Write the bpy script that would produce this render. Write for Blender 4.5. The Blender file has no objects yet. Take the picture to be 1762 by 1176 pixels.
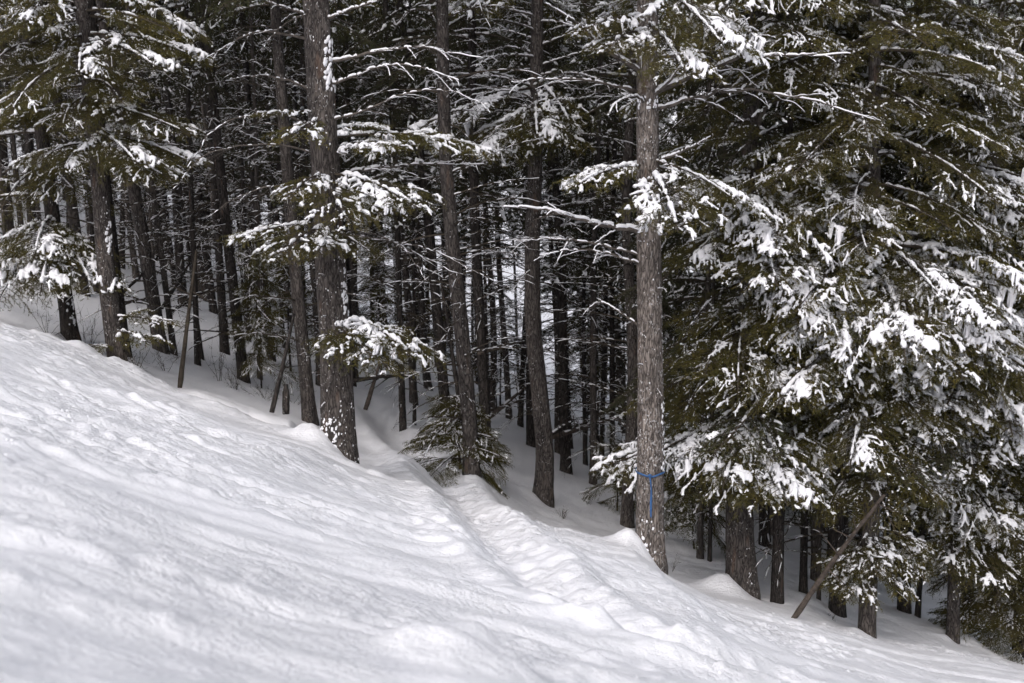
import bpy, math, random
import numpy as np
from mathutils import Vector, Matrix

# ------------------------------------------------------------------ scene, camera, sky, sun
scene = bpy.context.scene
W, HGT, FPX, PITCH = 1762.0, 1176.0, 2447.0, math.radians(10.0)
cam_data = bpy.data.cameras.new('camera')
cam_data.sensor_width = 36.0
cam_data.lens = FPX / W * 36.0
cam_data.clip_end = 2000.0
cam_data.dof.use_dof = True
cam_data.dof.focus_distance = 17.2
cam_data.dof.aperture_fstop = 2.5
cam = bpy.data.objects.new('camera', cam_data)
scene.collection.objects.link(cam)
cam.rotation_euler = (math.radians(90.0) - PITCH, 0, 0)
scene.camera = cam

SUN_EL, SUN_AZ = math.radians(43), math.radians(198)      # azimuth clockwise from +Y: behind the camera
world = bpy.data.worlds.new('World')
scene.world = world
world.use_nodes = True
wn = world.node_tree
wn.nodes.clear()
w_out = wn.nodes.new('ShaderNodeOutputWorld')
w_bg = wn.nodes.new('ShaderNodeBackground')
w_hsv = wn.nodes.new('ShaderNodeHueSaturation')
w_sky = wn.nodes.new('ShaderNodeTexSky')
w_sky.sky_type = 'NISHITA'
w_sky.sun_disc = False
w_sky.sun_elevation = SUN_EL
w_sky.sun_rotation = SUN_AZ
w_sky.dust_density = 3.0
w_hsv.inputs['Saturation'].default_value = 0.38
w_bg.inputs['Strength'].default_value = 0.135
wn.links.new(w_sky.outputs[0], w_hsv.inputs['Color'])
wn.links.new(w_hsv.outputs[0], w_bg.inputs['Color'])
wn.links.new(w_bg.outputs[0], w_out.inputs['Surface'])

sun_data = bpy.data.lights.new('sun', 'SUN')
sun_data.energy = 1.0
sun_data.angle = math.radians(45)
sun_data.color = (1.0, 0.965, 0.955)
sun = bpy.data.objects.new('sun', sun_data)
scene.collection.objects.link(sun)
sd = Vector((math.sin(SUN_AZ) * math.cos(SUN_EL), math.cos(SUN_AZ) * math.cos(SUN_EL), math.sin(SUN_EL)))
sun.rotation_euler = (-sd).to_track_quat('-Z', 'Y').to_euler()

vs = scene.view_settings
vs.view_transform = 'Standard'
vs.look = 'None'
vs.exposure = 0.39
vs.gamma = 1.0
vs.use_curve_mapping = False
scene.cycles.max_bounces = 4
scene.cycles.diffuse_bounces = 3
scene.cycles.glossy_bounces = 2
scene.cycles.use_denoising = True
scene.cycles.use_adaptive_sampling = True
scene.cycles.adaptive_threshold = 0.07
scene.cycles.adaptive_min_samples = 16
scene.cycles.use_light_tree = False
scene.cycles.sampling_pattern = 'BLUE_NOISE'

COL = scene.collection
RNG = np.random.default_rng(11)

# ------------------------------------------------------------------ small helpers
CP, SP = math.cos(PITCH), math.sin(PITCH)

def ray(px, py):
    u, v = (px - W / 2) / FPX, (py - HGT / 2) / FPX
    return np.array([u, CP - v * SP, -SP - v * CP])

def P(px, py, y):
    """the world point seen at a photograph pixel, at y metres in front of the camera"""
    d = ray(px, py)
    return d * (y / d[1])

def sstep(a, b, x):
    t = np.clip((x - a) / (b - a), 0, 1)
    return t * t * (3 - 2 * t)

_perm = np.random.default_rng(5).permutation(4096)

def noise2(x, y, seed=0):
    """gradient noise, about -0.7 to 0.7"""
    x = np.asarray(x, float) + seed * 17.13
    y = np.asarray(y, float) + seed * 9.71
    xi, yi = np.floor(x).astype(int), np.floor(y).astype(int)
    xf, yf = x - xi, y - yi
    def g(ix, iy, dx, dy):
        h = _perm[(_perm[(ix) & 4095] + iy) & 4095]
        a = h * (2 * math.pi / 4096.0)
        return np.cos(a) * dx + np.sin(a) * dy
    u = xf ** 3 * (xf * (xf * 6 - 15) + 10)
    v = yf ** 3 * (yf * (yf * 6 - 15) + 10)
    a = g(xi, yi, xf, yf) * (1 - u) + g(xi + 1, yi, xf - 1, yf) * u
    b = g(xi, yi + 1, xf, yf - 1) * (1 - u) + g(xi + 1, yi + 1, xf - 1, yf - 1) * u
    return a * (1 - v) + b * v

def fbm(x, y, oct=4, seed=0, gain=0.5):
    s, a, f = 0.0, 1.0, 1.0
    for i in range(oct):
        s = s + a * noise2(x * f, y * f, seed + i * 3)
        a *= gain
        f *= 2.03
    return s

class MB:
    """collects vertices and faces of one mesh"""
    def __init__(self):
        self.v, self.f3, self.f4, self.m3, self.m4, self.n = [], [], [], [], [], 0
    def add(self, v, f3=None, f4=None, mat=0):
        v = np.asarray(v, float).reshape(-1, 3)
        if f3 is not None and len(f3):
            f3 = np.asarray(f3, int).reshape(-1, 3)
            self.f3.append(f3 + self.n); self.m3.append(np.full(len(f3), mat))
        if f4 is not None and len(f4):
            f4 = np.asarray(f4, int).reshape(-1, 4)
            self.f4.append(f4 + self.n); self.m4.append(np.full(len(f4), mat))
        self.v.append(v)
        self.n += len(v)
    def merge(self, o, M=None):
        """adds another MB, transformed by a 4x4 matrix"""
        if not o.n:
            return
        v = np.concatenate(o.v)
        if M is not None:
            v = v @ M[:3, :3].T + M[:3, 3]
        for f, m in zip(o.f3, o.m3):
            self.f3.append(f + self.n); self.m3.append(m)
        for f, m in zip(o.f4, o.m4):
            self.f4.append(f + self.n); self.m4.append(m)
        self.v.append(v)
        self.n += len(v)
    def mesh(self, name, mats, smooth=True):
        me = bpy.data.meshes.new(name)
        v = np.concatenate(self.v) if self.v else np.zeros((0, 3))
        f3 = np.concatenate(self.f3) if self.f3 else np.zeros((0, 3), int)
        f4 = np.concatenate(self.f4) if self.f4 else np.zeros((0, 4), int)
        m = np.concatenate([np.concatenate(self.m3) if self.m3 else np.zeros(0, int), np.concatenate(self.m4) if self.m4 else np.zeros(0, int)])
        nl = f3.size + f4.size
        me.vertices.add(len(v)); me.vertices.foreach_set('co', v.astype(np.float32).ravel())
        me.loops.add(nl); me.loops.foreach_set('vertex_index', np.concatenate([f3.ravel(), f4.ravel()]).astype(np.int32))
        npoly = len(f3) + len(f4)
        me.polygons.add(npoly)
        st = np.concatenate([np.arange(len(f3)) * 3, f3.size + np.arange(len(f4)) * 4]).astype(np.int32)
        me.polygons.foreach_set('loop_start', st)
        for mt in mats:
            me.materials.append(mt)
        me.polygons.foreach_set('material_index', m.astype(np.int32))
        me.polygons.foreach_set('use_smooth', np.full(npoly, smooth))
        me.update(calc_edges=True)
        me.validate()
        return me

def link(name, data, parent=None, loc=None):
    o = bpy.data.objects.new(name, data)
    COL.objects.link(o)
    if parent is not None:
        o.parent = parent
    if loc is not None:
        o.location = loc
    return o

def tag(o, label=None, cat=None, group=None, kind=None):
    for k, v in (('label', label), ('category', cat), ('group', group), ('kind', kind)):
        if v:
            o[k] = v
    return o

def tube(pts, rad, n=6, squash=1.0, cap=True):
    """a tapered tube along points -> verts, quads, tris"""
    pts = np.asarray(pts, float); rad = np.asarray(rad, float)
    k = len(pts)
    t = np.gradient(pts, axis=0)
    t /= np.linalg.norm(t, axis=1)[:, None] + 1e-9
    ref = np.where(np.abs(t[:, 2:3]) > 0.9, np.array([[0., 1., 0.]]), np.array([[0., 0., 1.]]))
    if np.mean(np.abs(t[:, 2])) > 0.6:
        ref = np.tile(np.array([[0., 1., 0.]]), (k, 1))
    else:
        ref = np.tile(np.array([[0., 0.05, 1.]]), (k, 1))
    s = np.cross(t, ref); s /= np.linalg.norm(s, axis=1)[:, None] + 1e-9
    b = np.cross(s, t)
    a = np.arange(n) * 2 * math.pi / n
    v = pts[:, None, :] + rad[:, None, None] * (np.cos(a)[None, :, None] * s[:, None, :] + squash * np.sin(a)[None, :, None] * b[:, None, :])
    v = v.reshape(-1, 3)
    i = np.arange(k - 1)[:, None] * n; j = np.arange(n)[None, :]; j2 = (j + 1) % n
    q = np.stack([i + j, i + j2, i + n + j2, i + n + j], -1).reshape(-1, 4)
    tri = []
    if cap:
        v = np.concatenate([v, pts[:1], pts[-1:]])
        c0, c1 = k * n, k * n + 1
        jj = np.arange(n); jj2 = (jj + 1) % n
        tri = np.concatenate([np.stack([np.full(n, c0), jj2, jj], -1), np.stack([np.full(n, c1), (k - 1) * n + jj, (k - 1) * n + jj2], -1)])
    return v, q, tri

def smooth_path(pts, n):
    """Catmull-Rom through points"""
    pts = np.asarray(pts, float)
    p = np.concatenate([[2 * pts[0] - pts[1]], pts, [2 * pts[-1] - pts[-2]]])
    t = np.linspace(0, len(pts) - 1 - 1e-6, n)
    i = t.astype(int); f = (t - i)[:, None]
    a, b, c, d = p[i], p[i + 1], p[i + 2], p[i + 3]
    return 0.5 * ((2 * b) + (-a + c) * f + (2 * a - 5 * b + 4 * c - d) * f ** 2 + (-a + 3 * b - 3 * c + d) * f ** 3)

# ------------------------------------------------------------------ materials
def new_mat(name):
    m = bpy.data.materials.new(name)
    m.use_nodes = True
    nt = m.node_tree
    return m, nt, nt.nodes['Principled BSDF']

def nd(nt, kind, **kw):
    n = nt.nodes.new(kind)
    for k, v in kw.items():
        if k in n.inputs:
            n.inputs[k].default_value = v
        else:
            setattr(n, k, v)
    return n

def ramp(nt, fac, stops):
    r = nt.nodes.new('ShaderNodeValToRGB')
    el = r.color_ramp.elements
    while len(el) < len(stops):
        el.new(0.5)
    for e, (p, c) in zip(el, stops):
        e.position = p
        e.color = (*c, 1)
    nt.links.new(fac, r.inputs['Fac'])
    return r

def snow_material(name, scale=1.0, bump=0.3, ground=False):
    m, nt, b = new_mat(name)
    L = nt.links.new
    b.inputs['Roughness'].default_value = 0.75
    b.inputs['Specular IOR Level'].default_value = 0.15
    tc = nd(nt, 'ShaderNodeTexCoord')
    n1 = nd(nt, 'ShaderNodeTexNoise', Scale=3.0 * scale, Detail=4.0)
    L(tc.outputs['Object'], n1.inputs['Vector'])
    r = ramp(nt, n1.outputs['Fac'], [(0.3, (0.85, 0.84, 0.875)), (0.7, (0.885, 0.875, 0.90))])
    L(r.outputs['Color'], b.inputs['Base Color'])
    n2 = nd(nt, 'ShaderNodeTexNoise', Scale=22.0 * scale, Detail=6.0, Roughness=0.65)
    L(tc.outputs['Object'], n2.inputs['Vector'])
    bp = nd(nt, 'ShaderNodeBump', Strength=bump, Distance=0.05)
    L(n2.outputs['Fac'], bp.inputs['Height'])
    if ground:
        mp = nd(nt, 'ShaderNodeMapping')
        mp.inputs['Rotation'].default_value = (0, 0, math.radians(-30))
        mp.inputs['Scale'].default_value = (2.0, 14.0, 4.0)
        L(tc.outputs['Object'], mp.inputs['Vector'])
        n3 = nd(nt, 'ShaderNodeTexNoise', Scale=1.3, Detail=5.0, Roughness=0.6)
        L(mp.outputs['Vector'], n3.inputs['Vector'])
        bp2 = nd(nt, 'ShaderNodeBump', Strength=0.5, Distance=0.05)
        L(n3.outputs['Fac'], bp2.inputs['Height'])
        n6 = nd(nt, 'ShaderNodeTexNoise', Scale=0.55, Detail=2.0)
        L(tc.outputs['Object'], n6.inputs['Vector'])
        for node, lo, hi in ((bp, 0.30, 0.60), (bp2, 0.12, 0.32)):
            mr = nd(nt, 'ShaderNodeMapRange')
            mr.inputs['From Min'].default_value = 0.38; mr.inputs['From Max'].default_value = 0.62
            mr.inputs['To Min'].default_value = lo; mr.inputs['To Max'].default_value = hi
            L(n6.outputs['Fac'], mr.inputs['Value']); L(mr.outputs['Result'], node.inputs['Strength'])
        L(bp.outputs['Normal'], bp2.inputs['Normal'])
        L(bp2.outputs['Normal'], b.inputs['Normal'])
    else:
        L(bp.outputs['Normal'], b.inputs['Normal'])
    return m

def bark_material(name, dark, mid, light, fleck=0.5, warm=(0.11, 0.07, 0.052)):
    m, nt, b = new_mat(name)
    L = nt.links.new
    b.inputs['Roughness'].default_value = 0.9
    b.inputs['Specular IOR Level'].default_value = 0.15
    tc = nd(nt, 'ShaderNodeTexCoord')
    oi = nd(nt, 'ShaderNodeObjectInfo')
    mp = nd(nt, 'ShaderNodeMapping')
    mp.inputs['Scale'].default_value = (1, 1, 0.22)
    L(tc.outputs['Object'], mp.inputs['Vector'])
    vo = nd(nt, 'ShaderNodeTexVoronoi', feature='DISTANCE_TO_EDGE', Scale=30.0)
    wob = nd(nt, 'ShaderNodeTexNoise', Scale=14.0, Detail=4.0)
    L(mp.outputs['Vector'], wob.inputs['Vector'])
    mx = nd(nt, 'ShaderNodeMix', data_type='VECTOR')
    mx.inputs['Factor'].default_value = 0.12
    L(mp.outputs['Vector'], mx.inputs[4]); L(wob.outputs['Color'], mx.inputs[5])
    L(mx.outputs[1], vo.inputs['Vector'])
    pl = ramp(nt, vo.outputs['Distance'], [(0.0, dark), (0.10, mid), (0.35, light)])
    n1 = nd(nt, 'ShaderNodeTexNoise', Scale=5.0, Detail=6.0, Roughness=0.7)
    L(mp.outputs['Vector'], n1.inputs['Vector'])
    r1 = ramp(nt, n1.outputs['Fac'], [(0.3, (0.45, 0.45, 0.46)), (0.7, (1.25, 1.2, 1.15))])
    mul = nd(nt, 'ShaderNodeMix', data_type='RGBA', blend_type='MULTIPLY')
    mul.inputs['Factor'].default_value = 1.0
    L(pl.outputs['Color'], mul.inputs[6]); L(r1.outputs['Color'], mul.inputs[7])
    # reddish fresh bark where plates came off
    n3 = nd(nt, 'ShaderNodeTexNoise', Scale=9.0, Detail=3.0)
    L(mp.outputs['Vector'], n3.inputs['Vector'])
    r3 = ramp(nt, n3.outputs['Fac'], [(0.64, (0, 0, 0)), (0.72, (0.6, 0.6, 0.6))])
    mw = nd(nt, 'ShaderNodeMix', data_type='RGBA')
    L(r3.outputs['Color'], mw.inputs['Factor']); L(mul.outputs[2], mw.inputs[6]); mw.inputs[7].default_value = (*warm, 1)
    # flecks of blown snow and pale lichen caught in the bark
    n4 = nd(nt, 'ShaderNodeTexNoise', Scale=55.0, Detail=2.0)
    mp4 = nd(nt, 'ShaderNodeMapping')
    mp4.inputs['Scale'].default_value = (1, 1, 0.55)
    L(tc.outputs['Object'], mp4.inputs['Vector']); L(mp4.outputs['Vector'], n4.inputs['Vector'])
    r4 = ramp(nt, n4.outputs['Fac'], [(0.66 - 0.06 * fleck, (0, 0, 0)), (0.72 - 0.05 * fleck, (1, 1, 1))])
    n5 = nd(nt, 'ShaderNodeTexNoise', Scale=3.5, Detail=2.0)
    L(tc.outputs['Object'], n5.inputs['Vector'])
    r5 = ramp(nt, n5.outputs['Fac'], [(0.42, (0, 0, 0)), (0.62, (0.8, 0.8, 0.8))])
    mm = nd(nt, 'ShaderNodeMix', data_type='RGBA', blend_type='MULTIPLY')
    mm.inputs['Factor'].default_value = 1.0
    L(r4.outputs['Color'], mm.inputs[6]); L(r5.outputs['Color'], mm.inputs[7])
    mf = nd(nt, 'ShaderNodeMix', data_type='RGBA')
    L(mm.outputs[2], mf.inputs['Factor']); L(mw.outputs[2], mf.inputs[6]); mf.inputs[7].default_value = (0.55, 0.54, 0.54, 1)
    L(mf.outputs[2], b.inputs['Base Color'])
    bp = nd(nt, 'ShaderNodeBump', Strength=0.9, Distance=0.02)
    L(pl.outputs['Color'], bp.inputs['Height'])
    L(bp.outputs['Normal'], b.inputs['Normal'])
    return m

def needle_material(name, cols):
    m, nt, b = new_mat(name)
    L = nt.links.new
    b.inputs['Roughness'].default_value = 0.6
    b.inputs['Specular IOR Level'].default_value = 0.25
    tc = nd(nt, 'ShaderNodeTexCoord')
    n = nd(nt, 'ShaderNodeTexNoise', Scale=6.0, Detail=4.0, Roughness=0.7)
    L(tc.outputs['Object'], n.inputs['Vector'])
    r = ramp(nt, n.outputs['Fac'], [(0.28 + 0.2 * i, c) for i, c in enumerate(cols)])
    oi = nd(nt, 'ShaderNodeObjectInfo')
    hs = nd(nt, 'ShaderNodeHueSaturation', Saturation=1.0)
    mr = nd(nt, 'ShaderNodeMapRange')
    mr.inputs['To Min'].default_value = 0.7; mr.inputs['To Max'].default_value = 1.25
    L(oi.outputs['Random'], mr.inputs['Value']); L(mr.outputs['Result'], hs.inputs['Value'])
    L(r.outputs['Color'], hs.inputs['Color']); L(hs.outputs['Color'], b.inputs['Base Color'])
    return m

def wood_material(name, a, c):
    m, nt, b = new_mat(name)
    L = nt.links.new
    b.inputs['Roughness'].default_value = 0.85
    b.inputs['Specular IOR Level'].default_value = 0.15
    tc = nd(nt, 'ShaderNodeTexCoord')
    n = nd(nt, 'ShaderNodeTexNoise', Scale=18.0, Detail=5.0)
    L(tc.outputs['Object'], n.inputs['Vector'])
    r = ramp(nt, n.outputs['Fac'], [(0.3, a), (0.7, c)])
    L(r.outputs['Color'], b.inputs['Base Color'])
    bp = nd(nt, 'ShaderNodeBump', Strength=0.5, Distance=0.01)
    L(n.outputs['Fac'], bp.inputs['Height']); L(bp.outputs['Normal'], b.inputs['Normal'])
    return m

M_GROUND = snow_material('ground_snow', 1.0, 0.6, True)
M_SNOW = snow_material('branch_snow', 1.5, 0.25)
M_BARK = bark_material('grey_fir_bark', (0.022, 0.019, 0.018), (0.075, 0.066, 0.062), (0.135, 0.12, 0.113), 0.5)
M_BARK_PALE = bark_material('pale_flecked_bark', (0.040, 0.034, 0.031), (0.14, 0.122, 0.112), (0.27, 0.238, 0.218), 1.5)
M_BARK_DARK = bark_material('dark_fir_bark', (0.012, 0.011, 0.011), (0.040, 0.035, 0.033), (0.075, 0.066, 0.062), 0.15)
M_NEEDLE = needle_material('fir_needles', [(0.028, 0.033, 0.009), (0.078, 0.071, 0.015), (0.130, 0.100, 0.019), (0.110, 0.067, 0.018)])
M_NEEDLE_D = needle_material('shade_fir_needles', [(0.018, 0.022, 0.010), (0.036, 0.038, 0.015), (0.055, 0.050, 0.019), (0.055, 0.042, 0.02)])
M_WOOD = wood_material('dead_branch_wood', (0.045, 0.038, 0.033), (0.14, 0.12, 0.105))
M_TWIG = wood_material('twig_bark', (0.035, 0.028, 0.022), (0.085, 0.07, 0.055))
M_LOG = wood_material('weathered_log_wood', (0.04, 0.033, 0.029), (0.125, 0.10, 0.084))
M_RUST = needle_material('dead_rust_needles', [(0.05, 0.025, 0.012), (0.10, 0.05, 0.02), (0.13, 0.07, 0.03), (0.08, 0.04, 0.02)])

# ------------------------------------------------------------------ terrain
# crest of the bank between the piste and the wood: photograph pixel and distance
LIP = [(-900, 330, 27), (-420, 440, 24), (0, 563, 20.6), (100, 584, 20.0), (210, 626, 19.5), (300, 674, 19.0), (370, 702, 18.5), (470, 738, 18.1), (560, 768, 17.6), (640, 815, 17.2),
       (760, 858, 17.0), (900, 893, 17.0), (1000, 918, 16.8), (1080, 938, 16.7), (1140, 985, 16.6), (1230, 1030, 16.8), (1380, 1068, 17.4), (1500, 1097, 18.2), (1640, 1118, 19.2), (1762, 1142, 20.0), (2200, 1240, 22.0), (2800, 1380, 24.0)]
LIP3 = np.array([P(*q) for q in LIP])
LX, LY, LZ = LIP3[:, 0], LIP3[:, 1], LIP3[:, 2]

def fg_plane(x, y):
    return -1.2 - 0.36 * x - 0.233 * y

LCOR = LZ - fg_plane(LX, LY)

def edge_y(x):
    return np.interp(x, LX, LY)

def base_height(x, y):
    x = np.asarray(x, float); y = np.asarray(y, float)
    ye = edge_y(x)
    cor = np.interp(x, LX, LCOR)
    fg = fg_plane(x, y) + cor * sstep(0.25, 1.0, y / ye)
    fl = -3.35 - 0.36 * x - 0.136 * np.minimum(y, 70) + 0.40 * sstep(1.2, 4.5, x) * sstep(40, 20, y) + 0.30 * np.exp(-((x + 0.9) / 1.0) ** 4) * sstep(28, 19, y)
    far = np.maximum(y - 70, 0)
    fl = fl - 0.136 * far + 0.00075 * far ** 2
    fl = fl + 0.30 * np.maximum(np.abs(x) - 60, 0) * np.sign(x)      # the cross slope eases out far to the sides
    wid = np.interp(x, [-8, -3, -1.6, 0, 1.2, 3, 5], [0.55, 0.8, 2.2, 2.2, 1.3, 1.3, 2.2])
    t = sstep(0.0, 1.0, (y - ye) / wid)
    return fg * (1 - t) + fl * t

def hit(px, py, h=base_height, y0=2.0, y1=140.0):
    """first crossing of a pixel's ray with the terrain"""
    d = ray(px, py); d = d / d[1]
    ys = np.arange(y0, y1, 0.05)
    dz = ys * d[2] - h(ys * d[0], ys)
    k = np.argmax(dz < 0) if (dz < 0).any() else len(ys) - 1
    y = ys[k]
    return np.array([d[0] * y, y, float(h(d[0] * y, y))])

def seg_dist(x, y, pts):
    """distance to a polyline and how far along it"""
    best = np.full(x.shape, 1e9); al = np.zeros(x.shape); acc = 0.0
    for a, b in zip(pts[:-1], pts[1:]):
        d = b - a; l = np.hypot(*d)
        t = np.clip(((x - a[0]) * d[0] + (y - a[1]) * d[1]) / l ** 2, 0, 1)
        r = np.hypot(x - a[0] - t * d[0], y - a[1] - t * d[1])
        m = r < best
        best = np.where(m, r, best); al = np.where(m, acc + t * l, al)
        acc += l
    return best, al

TRAIL = [hit(px, py)[:2] for px, py in [(648, 705), (690, 760), (760, 812), (815, 880), (900, 985), (1010, 1060), (1180, 1130), (1400, 1200)]]
TRACKS = [([hit(*p)[:2] for p in pp], dep, wd) for pp, dep, wd in [
    ([(-60, 660), (150, 740), (330, 812), (520, 880), (760, 950)], 0.022, 0.06), ([(-60, 688), (110, 750), (290, 822), (480, 892), (700, 968)], 0.022, 0.06),
    ([(-60, 735), (180, 830), (420, 905), (700, 985), (1000, 1080)], 0.018, 0.08), ([(60, 640), (260, 735), (440, 800), (640, 862), (800, 910)], 0.02, 0.06),
    ([(-60, 800), (200, 890), (520, 985), (900, 1090), (1100, 1150)], 0.02, 0.09), ([(200, 690), (420, 770), (600, 830), (760, 890), (860, 960)], 0.016, 0.07),
    ([(-60, 900), (300, 1010), (600, 1090), (850, 1180)], 0.02, 0.07), ([(500, 800), (700, 880), (860, 985), (1100, 1090), (1400, 1160)], 0.018, 0.08),
    ([(900, 940), (1060, 1020), (1250, 1075), (1500, 1140)], 0.016, 0.08), ([(-60, 600), (120, 650), (300, 725), (480, 775), (600, 810)], 0.014, 0.07)]]
MOUNDS = [(hit(px, py), sx, sy, amp) for px, py, sx, sy, amp in [
    (985, 985, 1.0, 0.9, 0.07), (1120, 1010, 0.7, 0.7, 0.05), (800, 1160, 0.45, 0.35, 0.16), (1640, 1100, 0.5, 0.4, 0.12),
    (300, 720, 1.0, 0.5, 0.10), (120, 640, 0.9, 0.5, 0.08), (560, 880, 1.4, 0.6, 0.05), (350, 870, 0.6, 0.3, 0.06), (60, 850, 0.4, 0.3, 0.07),
    (860, 1040, 1.2, 0.4, 0.07), (230, 1000, 0.5, 0.3, 0.05), (1290, 1110, 0.9, 0.5, 0.07)]]
T1B, T3B = P(583, 790, 17.35), P(1118, 975, 16.9)
WELLS = []        # (x, y, radius of trunk) filled in before the terrain is meshed

def detail_height(x, y):
    h = base_height(x, y)
    ye = edge_y(x)
    run = sstep(0.9, -0.6, y - ye)                        # 1 on the piste
    u = 0.84 * x + 0.54 * y; v = -0.54 * x + 0.84 * y     # along and across the fall line
    h = h + 0.05 * fbm(x * 0.55, y * 0.55, 3, 1)
    h = h + run * (0.016 * fbm(u * 0.35, v * 2.2, 3, 2) + 0.010 * fbm(u * 1.1, v * 6.5, 3, 3) + 0.009 * fbm(x * 4.5, y * 4.5, 3, 25))
    chop = sstep(0.05, 0.26, fbm(u * 0.28, v * 0.85, 3, 4) + 0.12)
    lumps = np.maximum(fbm(x * 5.5, y * 5.5, 3, 15, 0.6) - 0.02, 0)
    h = h + run * chop * (0.032 * np.abs(fbm(x * 2.6, y * 2.6, 4, 5, 0.6)) + 0.042 * lumps + 0.034 * np.maximum(fbm(x * 11, y * 11, 2, 6) - 0.05, 0))
    h = h + run * (1 - chop) * (0.012 * fbm(u * 1.2, v * 8, 2, 16) + 0.005 * fbm(x * 8, y * 8, 2, 17))
    for tr_, dep, wd in TRACKS:
        d, al = seg_dist(x, y, tr_)
        ed = 0.7 + 0.6 * noise2(al * 1.3, al * 0 + dep * 90, 3)
        h = h + 1.35 * run * ed * (-dep * np.exp(-(d / wd) ** 4) + 0.8 * dep * np.exp(-((d - 1.6 * wd) / (0.6 * wd)) ** 2))
    # ridges thrown up beside ski tracks
    tr = noise2(u * 0.12, v * 1.1, 21)
    h = h + run * 0.026 * np.exp(-(tr / 0.06) ** 2) - run * 0.02 * np.exp(-((tr - 0.13) / 0.06) ** 2)
    h = h + (1 - run) * (0.04 * fbm(x * 1.4, y * 1.4, 3, 7) - 0.05 * np.maximum(fbm(x * 3.6, y * 3.6, 2, 18) - 0.22, 0))
    for c, sx, sy, a in MOUNDS:
        r2 = ((x - c[0]) / sx) ** 2 + ((y - c[1]) / sy) ** 2
        h = h + a * np.exp(-r2) * (1 + 0.5 * fbm(x * 2.5, y * 2.5, 3, 8))
    d, al = seg_dist(x, y, TRAIL)
    fade = sstep(0, 1.5, al)
    h = h + fade * (-0.18 * np.exp(-(d / 0.28) ** 2) + 0.09 * np.exp(-((d - 0.52) / 0.2) ** 2)) + fade * np.exp(-(d / 0.6) ** 2) * 0.07 * fbm(x * 4.5, y * 4.5, 3, 9)
    # crumbly crest of the bank
    cr = np.exp(-((y - ye + 0.25) / 0.5) ** 2)
    h = h + cr * (0.05 + 0.11 * fbm(x * 1.5, y * 0.8, 4, 10)) * sstep(0.5, -2, x)
    # the low undercut ledge of wind-packed snow below the crest
    ls = (x - LED[0]) / 0.75; lt = (y - LED[1]) / 0.35
    led = sstep(1.0, 0.86, ls) * sstep(-1.6, -0.6, ls) * np.exp(-lt ** 4)
    h = h + 0.14 * led
    for wx, wy, r, hp in WELLS:
        dx, dy = x - wx, y - wy
        m = np.hypot(dx, dy)
        h = h + np.where(m < 2.0, hp * r * np.exp(-((dx + 1.25 * r) ** 2 + (dy + 0.5 * r) ** 2) / (1.5 * r) ** 2) - 0.30 * r * np.exp(-((dx - 0.9 * r) ** 2 + (dy + 0.3 * r) ** 2) / (1.5 * r) ** 2), 0)
    return h

LED = hit(425, 716, base_height)

def zground(x, y):
    return float(detail_height(np.array([float(x)]), np.array([float(y)]))[0])

def axis_coords(lo, f0, f1, hi, fine, grow=1.09):
    mid = np.arange(f0, f1, fine)
    a, s = [], fine
    p = f1
    while p < hi:
        a.append(p); s *= grow; p += s
    a.append(hi)
    b, s, p = [], fine, f0 - fine
    while p > lo:
        b.append(p); s *= grow; p -= s
    b.append(lo)
    return np.array(b[::-1] + list(mid) + a)

def build_ground():
    xs = axis_coords(-260, -7.6, 8.2, 260, 0.033)
    ys = axis_coords(-40, 3.4, 20.5, 420, 0.033)
    X, Y = np.meshgrid(xs, ys)
    Z = detail_height(X, Y)
    mb = MB()
    nx, ny = len(xs), len(ys)
    i = np.arange(ny - 1)[:, None] * nx; j = np.arange(nx - 1)[None, :]
    q = np.stack([i + j, i + j + 1, i + nx + j + 1, i + nx + j], -1).reshape(-1, 4)
    mb.add(np.stack([X, Y, Z], -1), f4=q)
    o = link('snowy_ground', mb.mesh('snowy_ground', [M_GROUND]))
    tag(o, 'white snow of the steep piste and the forest floor', None, None, 'structure')

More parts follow.
